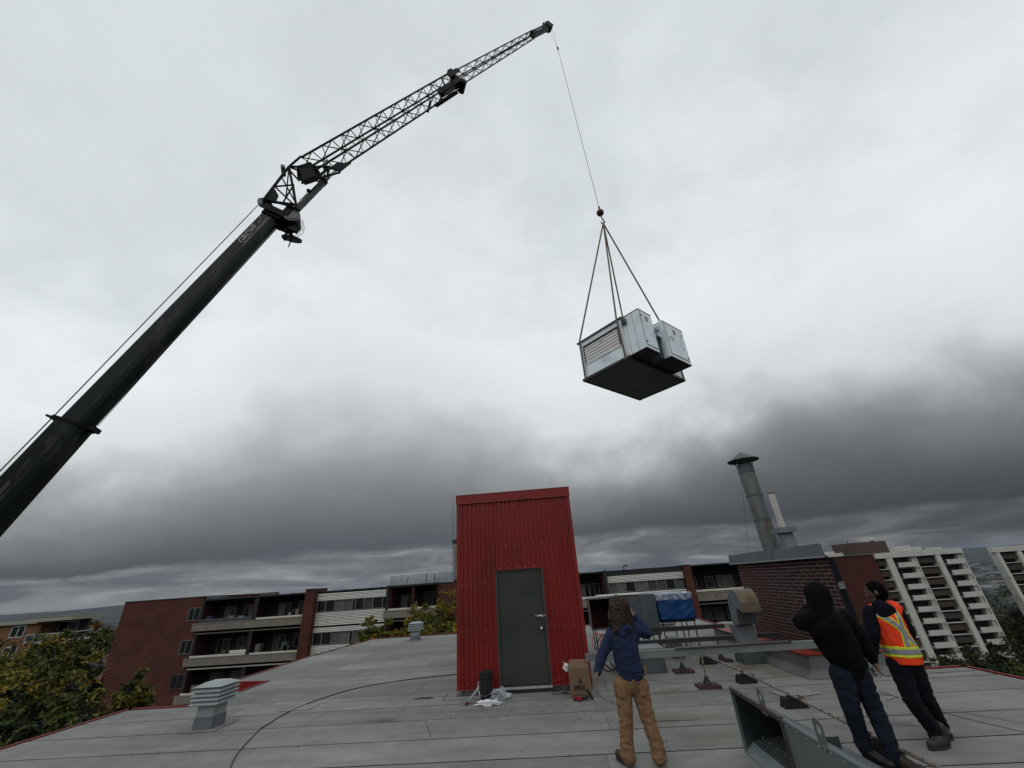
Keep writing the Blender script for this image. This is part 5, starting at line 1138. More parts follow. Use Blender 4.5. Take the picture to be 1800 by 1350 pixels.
hkp = [BALL-Vector((0, 0, .18)), BALL-Vector((0, 0, .26)), HK+Vector((.05, 0, .10)), HK+Vector((.09, 0, .0)), HK+Vector((.03, 0, -.07)), HK+Vector((-.06, 0, -.04)), HK+Vector((-.08, 0, .04))]
MB().tube(hkp, .032, 7).build('hook', ballm, t)
# ------------------------------------------------------------------ suspended air handling unit
def sc_(p): return CAM+(Vector(p)-CAM)*SC
Pb = sc_((2.84, 10.16, 7.4)); a1, a2 = radians(47.2), radians(-43.5)
e1 = Vector((sin(a1), cos(a1), 0)); e2 = Vector((sin(a2), cos(a2), 0)); L1 = 3.62; L2 = 2.17; HU = 1.76
um = M('unit_galv', (.70, .77, .80), .35, .12, .08, 2.2, (.54, .60, .635), (.5, .7), 1.3, bump=.03, bs=6); udark = M('unit_base', (.11, .13, .122), .6, .3, .3, 1.5); ublk = M('unit_trim', (.014, .016, .018), .5)
un = thing('air_handling_unit', 'silver rooftop air handling unit with two door boxes hanging from the crane', 'air handling unit', Pb)
def ub(name, mat, a0, a1_, b0, b1, z0, z1, par=None, **k):
    """box in the unit's own frame: a along the long side, b along the louvre side"""
    c = Pb+e1*((a0+a1_)/2)+e2*((b0+b1)/2)+Vector((0, 0, (z0+z1)/2)); m = MB(); m.obox(c, e1, e2, (0, 0, 1), (a1_-a0)/2, (b1-b0)/2, (z1-z0)/2); return m.build(name, mat, par or un, **k)
ub('casing', um, .03, L1-.03, .03, L2-.03, .10, HU-.04)
ub('base_pan', udark, .0, L1, .0, L2, .012, .05)
for a in ((-.04, .06, -.04, L2+.04), (L1-.06, L1+.04, -.04, L2+.04), (.061, L1-.061, -.04, .05), (.061, L1-.061, L2-.05, L2+.04)): ub('base_rail', ublk, *a, 0, .10)
for a in (.9, 1.75, 2.6): ub('base_seam', M('seam_grey', (.10, .11, .10), .5, .3), a, a+.015, .2, L2-.2, .006, .0119)
ub('top_panel', um, -.03, L1+.03, -.03, L2+.03, HU-.04, HU); 
for a in ((-.045, L1+.045, -.045, -.03), (-.045, L1+.045, L2+.03, L2+.045), (-.045, -.03, -.03, L2+.03), (L1+.03, L1+.045, -.03, L2+.03)): ub('top_trim', ublk, *a, HU-.05, HU+.01)
# louvre face (at a = 0, facing the camera's left)
x_ = .029
ub('corner_post', um, x_-.035, x_-.001, .03, .20, .10, HU-.05); ub('corner_post', um, x_-.035, x_-.001, L2-.20, L2-.03, .10, HU-.05)
ub('header', um, x_-.02, x_-.001, .201, L2-.201, HU-.26, HU-.05); ub('header_shadow_gap', ublk, x_-.05, x_-.001, .24, L2-.24, HU-.33, HU-.27)
lou = M('louvre_pale', (.62, .60, .60), .5, .1, .08, 4)
for i in range(6):
    z = HU-.43-i*.128; m = MB(); c0 = Pb+e1*(x_-.03)+Vector((0, 0, z)); c1 = Pb+e1*(x_-.002)+Vector((0, 0, z+.113))
    m.hexa([c0+e2*.27, c0+e2*(L2-.25), c0+e2*(L2-.25)+e1*.028, c0+e2*.27+e1*.028, c1+e2*.27-e1*.008, c1+e2*(L2-.25)-e1*.008, c1+e2*(L2-.25), c1+e2*.27]); m.build('louvre_blade', lou, un)
for b in (.235, L2-.225): ub('louvre_jamb', ublk, x_-.034, x_-.001, b-.015, b+.015, HU-1.08, HU-.34)
ub('sill', um, x_-.03, x_-.001, .202, L2-.202, HU-1.13, HU-1.085); 
for a, b in ((.215, L2/2-.005), (L2/2+.005, L2-.215)): ub('access_panel', um, x_-.014, x_-.001, a, b, .13, HU-1.16, bevel=.004)
ub('label_print', ublk, x_-.032, x_-.0305, L2*.45, L2*.52, HU-.50, HU-.485)
m = MB()
for b in (.06, .17, L2-.17, L2-.06):
    for i in range(14): m.sphere(Pb+e1*(x_-.037)+e2*b+Vector((0, 0, .15+i*.1)), .010, 5, 3)
m.build('rivets', galv_dark, un, kind='stuff')
# long side (b = 0): panels and two projecting door boxes
for a, b in ((2.40, 2.9), (2.91, 3.40)): ub('side_panel', um, a+.42 if a < 2.5 else a+.3, b+.3, .014, .029, .14, HU-.1)
def doorbox(a0, a1_, dep, zb, zt, hinge_right, par=None):
    bx = ub('door_box', um, a0, a1_, -dep, .028, zb+.03, zt)
    ub('box_base', ublk, a0-.01, a1_+.01, -dep-.01, .02, zb, zb+.03, par=bx)
    ub('box_lid', ublk, a0-.015, a1_+.015, -dep-.015, .02, zt+.001, zt+.02, par=bx)
    d = ub('door', um, a0+.07, a1_-.05, -dep-.022, -dep-.001, zb+.16, zt-.05, par=bx, bevel=.004)
    for s_ in ((a0+.06, a0+.068, zb+.15, zt-.04), (a1_-.048, a1_-.04, zb+.15, zt-.04), (a0+.06, a1_-.04, zb+.148, zb+.155)): ub('door_gap', ublk, s_[0], s_[1], -dep-.006, -dep-.001, s_[2], s_[3], par=bx)
    lb = M('yellow_label', (.35, .24, .07), .6, 0, .4, 20, (.10, .07, .03), (.48, .55), 30)
    ub('warning_label', lb, a0+(a1_-a0)*.42, a0+(a1_-a0)*.42+.15, -dep-.026, -dep-.0225, zt-.42, zt-.20, par=bx)
    return bx
def handle(a, dep, z, par):
    c = Pb+e1*a-e2*(dep+.025)+Vector((0, 0, z)); m = MB(); m.tube([c, c-e2*.05, c-e2*.06+e1*.0+Vector((0, 0, .0)), c-e2*.06+e1*.12+Vector((0, 0, .0)), c-e2*.06+e1*.15-Vector((0, 0, .10)), c-e2*.05+e1*.15-Vector((0, 0, .14))], .014, 6); m.build('door_handle', ublk, par)
def hinges(a, dep, zs, par):
    for z in zs: ub('hinge', galv_dark, a-.04, a+.03, -dep-.035, -dep-.0225, z-.035, z+.035, par=par)
z0b, z1b = .0, 1.78
b1 = doorbox(.06, .86, .71, .09, 1.74, True); handle(.70, .71, .90, b1); hinges(.16, .71, (.38, 1.5), b1)
ub('side_seam', ublk, .056, .0595, -.42, -.41, .05, z1b, par=b1); ub('side_seam', ublk, .056, .0595, -.12, -.11, .05, z1b, par=b1)
ub('disconnect_switch', galv_dark, -.05, .055, -.16, .0, 1.42, 1.62, par=b1); ub('switch_lens', ublk, -.07, -.051, -.11, -.05, 1.48, 1.56, par=b1)
b2 = doorbox(1.42, 2.80, .82, .09, 1.66, False); handle(1.58, .82, .95, b2); hinges(2.64, .82, (.35, 1.40), b2)
ub('corner_post', um, 1.34, 1.415, -.80, -.66, .10, z1b-.1, par=b2)
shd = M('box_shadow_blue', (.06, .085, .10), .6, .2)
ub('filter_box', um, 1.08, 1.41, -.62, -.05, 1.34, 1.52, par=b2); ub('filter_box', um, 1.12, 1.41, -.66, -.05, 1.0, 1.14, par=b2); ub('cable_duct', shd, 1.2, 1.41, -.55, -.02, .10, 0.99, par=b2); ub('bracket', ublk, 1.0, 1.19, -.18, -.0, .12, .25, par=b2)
# vertical lettering on the far door, too small to read: short strokes
c_ = Pb+e1*2.45-e2*(.82+.0235); rl_ = random.Random(3); m = MB()
for i in range(13):
    z = 1.45-i*.065
    if i in (9,): continue
    m.obox(c_+Vector((0, 0, z))+e1*rl_.uniform(-.008, .008), e1, e2, (0, 0, 1), rl_.uniform(.018, .034), .001, .008); m.obox(c_+Vector((0, 0, z-.02))+e1*rl_.uniform(-.02, .02), e1, e2, (0, 0, 1), .006, .001, rl_.uniform(.012, .022))
m.build('small_lettering', ublk, b2, kind='stuff')
m = MB()
for (a0, a1_) in ((.06, .86), (1.42, 2.80)):
    for i in range(8): m.sphere(Pb+e1*rl_.uniform(a0+.08, a1_-.08)-e2*rl_.uniform(.1, .55)+Vector((0, 0, .088)), .012, 5, 3)
m.build('rivets', galv, un, kind='stuff')
# slings: from the hook over the top edges and under the base rails
slm = M('sling_web', (.15, .115, .095), .9, 0, .2, 12)
def sling(label, pts, w=.035):
    t = thing('lifting_sling', label, 'sling', HK, 'four web slings between hook and unit'); m = MB()
    for a, b in zip(pts[:-1], pts[1:]):
        a, b = Vector(a), Vector(b); d = (b-a).normalized(); v = (a-CAM).normalized(); s_ = d.cross(v).normalized()
        if abs(s_.dot(e1)) > .0 and False: pass
        m.obox((a+b)/2, d, s_, d.cross(s_), (b-a).length/2, w, .006)
    m.build('webbing', slm, t); return t
up_ = lambda a, b, z: Pb+e1*a+e2*b+Vector((0, 0, z))
h0 = HK-Vector((0, 0, .06))
sling('leftmost sling running down the far corner of the louvred side', [h0, up_(-.06, L2-.14, HU+.02), up_(-.07, L2-.14, 0), up_(.05, L2-.14, -.012)])
sling('second sling running down over the near corner of the louvred side', [h0, up_(-.06, .15, HU+.02), up_(-.07, .11, 0), up_(.05, .12, -.012)])
sling('third sling going behind the top edge between the door boxes', [h0, up_(L1+.05, L2-.0, HU+.02), up_(L1+.06, L2-.0, 0)])
sling('rightmost sling slanting down to the far end of the unit', [h0, up_(L1-.1, .0, HU+.02), up_(L1-.1, -.06, 0)], .035)
# ------------------------------------------------------------------ people
def fleshy(name, caps, mat, parent, voxel=.011, disp=0., dscale=9., seed=0., ell=(), smooth=3, stretch=(1, 1, 1), cut=None):
    """one continuous surface: tapered limbs and ellipsoids united by a voxel remesh, then softly smoothed and creased"""
    m = MB()
    for (a, b, ra, rb) in caps:
        a, b = Vector(a), Vector(b); m.cone(a, b, ra, rb, 14); m.sphere(a, ra, 14, 9); m.sphere(b, rb, 14, 9)
    for (c, r, sx) in ell: m.sphere(c, r, 20, 14, sx)
    me = bpy.data.meshes.new('t'); me.from_pydata(m.v, [], m.f); o = bpy.data.objects.new('t', me); COL.objects.link(o)
    rm = o.modifiers.new('r', 'REMESH'); rm.mode = 'VOXEL'; rm.voxel_size = voxel
    sm = o.modifiers.new('s', 'SMOOTH'); sm.iterations = smooth; sm.factor = .5
    dg = bpy.context.evaluated_depsgraph_get(); e = bpy.data.meshes.new_from_object(o.evaluated_get(dg)); bpy.data.objects.remove(o)
    n = len(e.vertices); co = np.empty(n*3); e.vertices.foreach_get('co', co); co = co.reshape(-1, 3); no = np.empty(n*3); e.vertices.foreach_get('normal', no); no = no.reshape(-1, 3)
    if disp:
        d = np.empty(n)
        for i in range(n):
            p = Vector((co[i][0]*stretch[0], co[i][1]*stretch[1], co[i][2]*stretch[2]))*dscale+Vector((seed, seed*2, 0))
            q_ = p+Vector((noise.noise(p*.6), noise.noise(p*.6+Vector((9, 0, 0))), 0))*1.6
            d[i] = (1-2*abs(noise.noise(q_)))*.6+noise.noise(p*2.3)*.4
        co = co+no*(d*disp)[:, None]
    o0 = origin(parent); co = co-np.array(o0)
    e.vertices.foreach_set('co', co.ravel()); e.polygons.foreach_set('use_smooth', [True]*len(e.polygons)); e.materials.clear(); e.materials.append(mat); e.update(); e.name = name
    o = bpy.data.objects.new(name, e); COL.objects.link(o); o.parent = parent; ORG[o.name] = o0.copy(); return o
skin = M('skin', (.20, .105, .07), .55, 0, .12, 12, bump=.05); skin_d = M('skin_shade', (.085, .045, .032), .7, 0, .12, 12, bump=.05)
def J(px, py, Y, dy=0): 
    p = aty(px, py, Y+dy); return p
def hand_caps(w, d, side, r=.011, L=.085, curl=.5, spread=1.):
    """palm plus four unequal bent fingers and a thumb leaving the side of the palm; w wrist, d direction, side across the palm"""
    d = d.normalized(); side = (side-d*side.dot(d)).normalized(); nrm = d.cross(side); out = []
    palm = w+d*.075
    for k_ in (-1, 0, 1): out.append((w+side*k_*.016, palm+side*k_*.024, .017, .015))
    for k_, f in zip((-1.5, -.5, .5, 1.5), (.88, 1.0, .95, .76)):
        a = palm+side*k_*.019; b = a+(d+nrm*curl*.5+side*k_*.05*spread)*L*.5*f; c = b+(d*(1-curl*.6)+nrm*curl)*L*.42*f; out += [(a, b, .0095, .0085), (b, c, .0085, .007)]
    a = w+d*.02-side*.022; b = a+(d*.55-side*.75+nrm*.2)*.045; c = b+(d*.9-side*.1+nrm*.4)*.035; out += [(a, b, .012, .0105), (b, c, .0105, .008)]
    return out
def boot(parent, heel, dirv, mat, sole, L=.27, lab=None):
    d = Vector(dirv).normalized(); s_ = Vector((d.y, -d.x, 0)); h = Vector((heel.x, heel.y, 0))
    caps = [(h+Vector((0, 0, .055)), h+d*L*.78+Vector((0, 0, .045)), .046, .042), (h+Vector((0, 0, .07)), h-d*.0+Vector((0, 0, .17)), .048, .052), (h+d*.03+Vector((0, 0, .09)), h+d*L*.5+Vector((0, 0, .055)), .045, .043)]
    b_ = fleshy('boot', caps, mat, parent, .009, .003, 20, 3.)
    m = MB(); n = 18; ring0 = []
    for i in range(n):
        a = 2*pi*i/n; t_ = .5+.5*cos(a); w = .046+.008*sin(pi*t_); ring0.append(h+d*(L*.42+cos(a)*(L*.5+.02))+s_*sin(a)*w)
    m.prism([p+Vector((0, 0, .003)) for p in ring0], [p+Vector((0, 0, .028)) for p in ring0]); m.build('sole', sole, b_); return b_
hoodie = M('hoodie_navy', (.0075, .015, .048), .95, 0, .25, 5, (.011, .019, .050), (.5, .7), 9, bump=.3, bs=120); duck = M('work_trousers', (.205, .112, .057), .9, 0, .2, 5, (.15, .078, .038), (.5, .68), 7, bump=.3, bs=110)
hairm = M('hair_brown', (.028, .018, .013), .6, 0, .4, 30, (.085, .06, .048), (.54, .68), 22, spec=.15); bootb = M('boot_brown', (.035, .022, .015), .6, 0, .3, 12); solem = M('sole', (.02, .02, .02), .8)
# --- man with long curly hair, navy hoodie, tan trousers, phone at his right ear
Y1 = 5.87
p1 = thing('person', 'long-haired person seen from behind in navy hoodie and tan work trousers, hand at the ear', 'person', (.83, Y1, 0), )
hc = J(1088, 1071, Y1); nk = J(1091, 1098, Y1); sL = J(1071, 1113, Y1); sR = J(1119, 1104, Y1); eL = J(1058, 1152, Y1, -.02); hL = J(1050, 1181, Y1, -.10); eR = J(1137, 1112, Y1, .02); hR = J(1113, 1081, Y1, .05)
ch_ = J(1096, 1125, Y1); be = J(1102, 1160, Y1); pv = J(1108, 1195, Y1); hpL = J(1095, 1208, Y1); hpR = J(1123, 1206, Y1); kL = J(1100, 1266, Y1, -.02); kR = J(1139, 1263, Y1, -.01); aL = J(1105, 1333, Y1, .0); aR = J(1158, 1330, Y1, -.02)
fd = (hL-eL).normalized()
body = [(nk-Vector((0, 0, .04)), hc, .055, .06), (ch_, nk, .11, .06), (be, ch_, .13, .14), (pv, be, .13, .12), (ch_+Vector((-.1, 0, .05)), sL, .06, .05), (ch_+Vector((.1, 0, .05)), sR, .06, .05), (sL, eL, .045, .035), (eL, hL, .035, .024), (sR, eR, .045, .035), (eR, hR, .035, .024),
        (pv, hpL, .1, .09), (pv, hpR, .1, .09), (hpL, kL, .085, .055), (kL, aL+Vector((0, 0, .05)), .055, .038), (hpR, kR, .085, .055), (kR, aR+Vector((0, 0, .05)), .055, .038)]
body += hand_caps(hL, fd, Vector((.2, 1, 0)), curl=.35) + hand_caps(hR, Vector((-.45, .1, .9)), Vector((.5, .8, 0)), curl=.5, L=.07)
fleshy('body', body, skin, p1, .0075, ell=[(hc, .098, (.86, 1.05, 1.15)), (hc+Vector((-.02, .09, -.01)), .022, (1, 1.2, 1)), (hc+Vector((.085, .0, -.01)), .025, (.5, 1, 1.4))], smooth=2)
up1 = [(ch_+Vector((0, 0, -.02)), nk-Vector((0, 0, .07)), .13, .075), (be, ch_, .152, .155), (J(1108, 1180, Y1), be, .150, .15), (ch_+Vector((-.1, 0, .03)), sL+Vector((.03, 0, -.01)), .10, .068), (ch_+Vector((.1, 0, .03)), sR+Vector((-.03, 0, -.01)), .10, .068), (sL+Vector((.03, 0, -.01)), eL, .072, .058), (eL, hL-fd*.01, .060, .042), (sR+Vector((-.02, 0, -.01)), eR, .074, .062), (eR, hR+(eR-hR).normalized()*.05, .062, .043)]
hd1 = fleshy('hoodie', up1, hoodie, p1, .009, .015, 7, 1., ell=[(J(1096, 1105, Y1, -.10), .085, (1.25, .75, .62)), (J(1094, 1112, Y1, -.13), .06, (1, .6, .9))], stretch=(1, 1, 1.3))
fleshy('hem_band', [(J(1101, 1178, Y1), J(1115, 1177, Y1), .10, .10)], hoodie, hd1, .009, .004, 20, ell=[(J(1108, 1177, Y1), .168, (1, .85, .25))])
fleshy('shirt_tail', [(J(1103, 1184, Y1), J(1117, 1183, Y1), .09, .09)], M('shirt_blue', (.03, .045, .075), .9, 0, .2, 8), p1, .009, .004, 16, ell=[(J(1110, 1184, Y1), .155, (1, .82, .28))])
tr1 = [(J(1110, 1190, Y1), pv, .128, .13), (pv, hpL, .118, .112), (pv, hpR, .118, .112), (hpL, kL, .101, .075), (kL, aL+Vector((.0, 0, .10)), .075, .066), (aL+Vector((0, 0, .10)), aL+Vector((0, 0, .015)), .076, .080), (hpR, kR, .101, .075), (kR, aR+Vector((.0, 0, .10)), .075, .068), (aR+Vector((0, 0, .10)), aR+Vector((.0, 0, .015)), .078, .082)]
tz = fleshy('trousers', tr1, duck, p1, .009, .016, 7.5, 4., stretch=(1, 1, 1.7), smooth=3)
m = MB(); m.obox(J(1093, 1193, Y1, -.128), (1, 0, 0), (0, 0, 1), (0, 1, 0), .006, .02, .004); m.build('belt_loop', duck, tz)
m = MB(); m.obox(J(1131, 1212, Y1, -.135), (1, .25, .1), (0, 0, 1), (-.25, 1, 0), .045, .052, .004); m.build('back_pocket', duck, tz); m = MB(); m.obox(J(1092, 1215, Y1, -.135), (1, -.2, 0), (0, 0, 1), (.2, 1, 0), .045, .052, .004); m.build('back_pocket', duck, tz)
boot(p1, aL+Vector((-.01, .03, 0)), (-.35, 1, 0), bootb, solem); boot(p1, aR+Vector((0, .03, 0)), (.45, 1, 0), bootb, solem)
hair = fleshy('hair', [(hc+Vector((0, -.02, .04)), J(1087, 1087, Y1, -.05), .110, .108), (J(1087, 1088, Y1, -.05), J(1086, 1106, Y1, -.10), .105, .055), (hc+Vector((-.05, -.01, 0)), J(1077, 1094, Y1, -.03), .07, .04), (hc+Vector((.03, 0, .02)), J(1098, 1090, Y1, -.04), .075, .045)], hairm, p1, .009, .028, 15, 5., smooth=1)
rh = random.Random(12); m = MB()
for i in range(620):
    a = rh.uniform(pi*.95, pi*2.05); r0 = .10; s0 = hc+Vector((cos(a)*r0*1.02, sin(a)*r0*1.0-.01, rh.uniform(-.06, .10))); L = rh.uniform(.09, .25); pts = []; fq, ph = rh.uniform(28, 45), rh.uniform(0, 6)
    for k_ in range(9):
        t_ = k_/8; pts.append(s0+Vector((cos(a)*.035*t_+cos(fq*t_*L*8+ph)*.009, sin(a)*.035*t_+sin(fq*t_*L*8+ph)*.009, -L*t_)))
    m.tube(pts, rh.uniform(.0025, .0045), 3)
m.build('curls', hairm, hair, kind='stuff')
ph_ = thing('phone', 'dark phone held to the right ear of the long-haired person', 'phone', hR+Vector((-.03, .04, .07))); MB().obox(hR+Vector((-.045, .05, .07)), (0, .25, 1), (.3, 1, -.2), (1, -.3, 0), .07, .034, .005).build('handset', black_plastic, ph_, bevel=.003); 
t = thing('tool_pouch', 'small tan tool clipped at the right hip of the person in tan trousers', 'tool', J(1135, 1178, Y1)); MB().obox(J(1134, 1179, Y1, -.02), (1, 0, 0), (.1, 0, 1), (0, 1, 0), .012, .05, .02).build('holder', M('tan_tool', (.28, .15, .06), .8), t, bevel=.004)

blackc = M('black_cloth', (.0012, .0013, .0018), .95, 0, .3, 6, bump=.25, bs=80, spec=.15); jean = M('dark_denim', (.0055, .0085, .016), .9, 0, .3, 5, (.011, .016, .028), (.5, .68), 6, bump=.3, bs=130, spec=.2); jeanb = M('black_trousers', (.0035, .0048, .008), .9, 0, .3, 5, bump=.3, bs=120, spec=.2)
bootk = M('boot_black', (.006, .006, .006), .5, 0, .3, 10); bootg = M('boot_grey', (.030, .030, .026), .7, 0, .5, 9, (.012, .012, .012), (.45, .6), 10)
# --- person in black jacket and hood
Y2 = 5.62
p2 = thing('person', 'person in black hooded jacket and dark jeans, seen from behind, left of the orange vest', 'person', (3.1, Y2, 0))
hc = J(1436, 1046, Y2); nk = J(1441, 1073, Y2); sL = J(1416, 1092, Y2); sR = J(1483, 1088, Y2); eL = J(1409, 1094, Y2, .12); hL = J(1420, 1070, Y2, .20); eR = J(1515, 1125, Y2, -.02); hR = J(1533, 1160, Y2, -.02)
ch_ = J(1455, 1104, Y2); be = J(1476, 1140, Y2); pv = J(1492, 1175, Y2); hpL = J(1480, 1185, Y2); hpR = J(1508, 1183, Y2); kL = J(1497, 1247, Y2); kR = J(1536, 1244, Y2); aL = J(1514, 1296, Y2, .06); aR = J(1569, 1322, Y2, -.08)
sL = J(1425, 1090, Y2)
fd = (hR-eR).normalized()
body = [(nk, hc, .055, .06), (ch_, nk, .12, .06), (be, ch_, .13, .14), (pv, be, .12, .12), (ch_, sL, .1, .05), (ch_, sR, .1, .05), (sL, eL, .045, .035), (eL, hL, .035, .024), (sR, eR, .045, .035), (eR, hR, .035, .024), (pv, hpL, .1, .09), (pv, hpR, .1, .09), (hpL, kL, .085, .055), (kL, aL, .055, .038), (hpR, kR, .085, .055), (kR, aR, .055, .038)]
body += hand_caps(hR, fd, Vector((.3, 1, 0)), curl=.5)+hand_caps(hL, Vector((.4, .3, .8)), Vector((.5, .8, 0)), curl=.6, L=.07)
fleshy('body', body, skin, p2, .0075, ell=[(hc, .095, (.86, 1.05, 1.15)), (hc+Vector((-.05, .085, -.01)), .022, (1, 1.2, 1))], smooth=2)
up2 = [(ch_, nk-Vector((0, 0, .03)), .195, .12), (be, ch_, .19, .21), (J(1488, 1158, Y2), be, .170, .19), (ch_, sL, .17, .10), (ch_, sR, .165, .10), (sL, eL, .105, .085), (eL, hL, .075, .05), (sR, eR, .10, .082), (eR, hR-fd*.02, .084, .056), (J(1488, 1158, Y2), J(1492, 1170, Y2), .15, .145)]
jk = fleshy('jacket', up2, blackc, p2, .010, .016, 7, 2.)
fleshy('hood', [(hc+Vector((0, -.02, .01)), nk+Vector((0, -.03, .0)), .135, .12), (nk, nk-Vector((0, .03, .06)), .12, .14)], blackc, jk, .009, .008, 9, 6.)
tr = [(pv, J(1490, 1165, Y2), .135, .13), (pv, hpL, .12, .115), (pv, hpR, .12, .115), (hpL, kL, .112, .084), (kL, aL, .084, .068), (aL, aL-Vector((0, 0, .07)), .07, .074), (hpR, kR, .112, .084), (kR, aR, .084, .07), (aR, aR-Vector((0, 0, .05)), .072, .076)]
fleshy('trousers', tr, jean, p2, .009, .014, 8, 7., stretch=(1, 1, 1.5))
boot(p2, Vector((aL.x, aL.y+.0, 0)), (.25, -.6, 0), bootk, solem); boot(p2, Vector((aR.x, aR.y-.0, 0)), (.35, -.7, 0), bootb, solem)
t = thing('glove_pair', 'small light-marked gloves hanging from the hand of the person in black', 'gloves', hR); g_ = M('glove_mark', (.35, .36, .36), .8, 0, .3, 20, (.01, .01, .01), (.45, .52), 30)
MB().obox(hR+Vector((-.07, -.03, -.05)), (.35, 0, -.9), (0, 1, 0), (.9, 0, .35), .09, .02, .016).build('glove', g_, t, bevel=.008); MB().obox(hR+Vector((-.11, -.03, .05)), (.5, 0, -.85), (0, 1, 0), (.85, 0, .5), .06, .015, .008).build('glove', g_, t, bevel=.004)

# --- person in orange safety vest
Y3 = 5.95
p3 = thing('person', 'person in orange safety vest with yellow and silver stripes, face turned left', 'person', (3.95, Y3, 0))
hc = J(1538, 1040, Y3); nk = J(1543, 1062, Y3); sL = J(1531, 1077, Y3); sR = J(1574, 1073, Y3); eL = J(1534, 1116, Y3, -.03); hL = J(1534, 1150, Y3, .06); eR = J(1597, 1112, Y3, .10); hR = J(1588, 1140, Y3, .20)
ch_ = J(1556, 1088, Y3); be = J(1572, 1122, Y3); pv = J(1587, 1160, Y3); hpL = J(1579, 1168, Y3); hpR = J(1602, 1166, Y3); kL = J(1603, 1231, Y3); kR = J(1626, 1224, Y3, .08); aL = atz(1655, 1312)+Vector((0, 0, .12)); aR = atz(1662, 1293)+Vector((0, 0, .12))
body = [(nk, hc, .05, .06), (ch_, nk, .11, .055), (be, ch_, .12, .13), (pv, be, .12, .11), (ch_, sL, .09, .05), (ch_, sR, .09, .05), (sL, eL, .045, .035), (eL, hL, .035, .024), (sR, eR, .045, .035), (eR, hR, .035, .024), (pv, hpL, .1, .085), (pv, hpR, .1, .085), (hpL, kL, .08, .052), (kL, aL, .052, .038), (hpR, kR, .08, .052), (kR, aR, .052, .038)]
body += hand_caps(hL, (hL-eL), Vector((0, 1, 0)), curl=.5)+hand_caps(hR, (hR-eR), Vector((0, 1, 0)), curl=.5)
fl3 = Vector((-.80, .60, .12)).normalized()
fleshy('body', body, skin_d, p3, .0072, ell=[(hc, .092, (.95, .9, 1.18)), (hc+fl3*.092-Vector((0, 0, .01)), .017, (1, 1, 1.3)), (hc+fl3*.075-Vector((0, 0, .055)), .034, (1, 1, .8)), (hc+fl3*.088-Vector((0, 0, .042)), .014, (1, 1, .6)), (hc+Vector((-.045, -.085, -.01)), .022, (1, .6, 1.5))], smooth=1)
for s_ in (-1, 1):
    sd = Vector((fl3.y, -fl3.x, 0)).normalized(); fleshy('eye', [(hc+fl3*.083+sd*s_*.032+Vector((0, 0, .012)),)*2+(.010, .010)], M('eye_dark', (.02, .015, .012), .3), p3, .004, smooth=1)
hoodk = M('hoodie_dark', (.0035, .0045, .009), .95, 0, .3, 6, bump=.3, bs=100, spec=.15)
fleshy('hair', [(hc-fl3*.018+Vector((0, 0, .028)), hc-fl3*.03-Vector((0, 0, .01)), .097, .090), (hc-fl3*.03-Vector((0, 0, .01)), nk-fl3*.035+Vector((0, 0, .055)), .083, .055)], M('hair_black', (.0025, .0022, .0022), .9, spec=.06), p3, .008, .006, 26, 2.)
up3 = [(ch_, nk-Vector((0, 0, .045)), .14, .085), (be, ch_, .14, .15), (J(1580, 1148, Y3), be, .14, .14), (ch_, sL, .12, .078), (ch_, sR, .12, .078), (sL, eL, .082, .066), (eL, hL, .068, .048), (sR, eR, .08, .066), (eR, hR, .066, .046)]
hk3 = fleshy('hoodie', up3, hoodk, p3, .009, .010, 9, 3.)
fleshy('hood', [(J(1548, 1068, Y3, -.08), J(1562, 1072, Y3, -.09), .085, .07)], hoodk, hk3, .009, .006, 12, 8., ell=[(J(1556, 1077, Y3, -.11), .085, (1, .6, .85))])
orange = M('vest_orange', (.85, .055, .012), .8, 0, .10, 5, bump=.25, bs=45, spec=.3)
def tapemat(name, col): return M(name, col, .5, 0, .08, 12, bump=.1)
ylw, slv = tapemat('tape_yellow', (.62, .68, .03)), tapemat('tape_silver', (.24, .245, .26))
vc = [(ch_+Vector((.0, 0, .0)), J(1553, 1074, Y3), .150, .10), (be, ch_, .165, .168), (J(1585, 1146, Y3), be, .172, .165), (J(1585, 1146, Y3), J(1588, 1157, Y3), .172, .170), (ch_, J(1541, 1076, Y3), .13, .092), (ch_, J(1570, 1071, Y3), .13, .092)]
vest = fleshy('vest', vc, orange, p3, .0062, .006, 8, 9., smooth=4)
# cut armholes and collar, then lift the sewn tapes off the vest surface as parts of their own
vm = vest.data; o0 = origin(vest)
def pxof(co):
    v = Vector(co)+o0-CAM; d_ = v.dot(FW); return 900+F*v.dot(RT)/d_, 675-F*v.dot(UP)/d_
n = len(vm.polygons); cen = np.empty(n*3); vm.polygons.foreach_get('center', cen); cen = cen.reshape(-1, 3); nor = np.empty(n*3); vm.polygons.foreach_get('normal', nor); nor = nor.reshape(-1, 3)
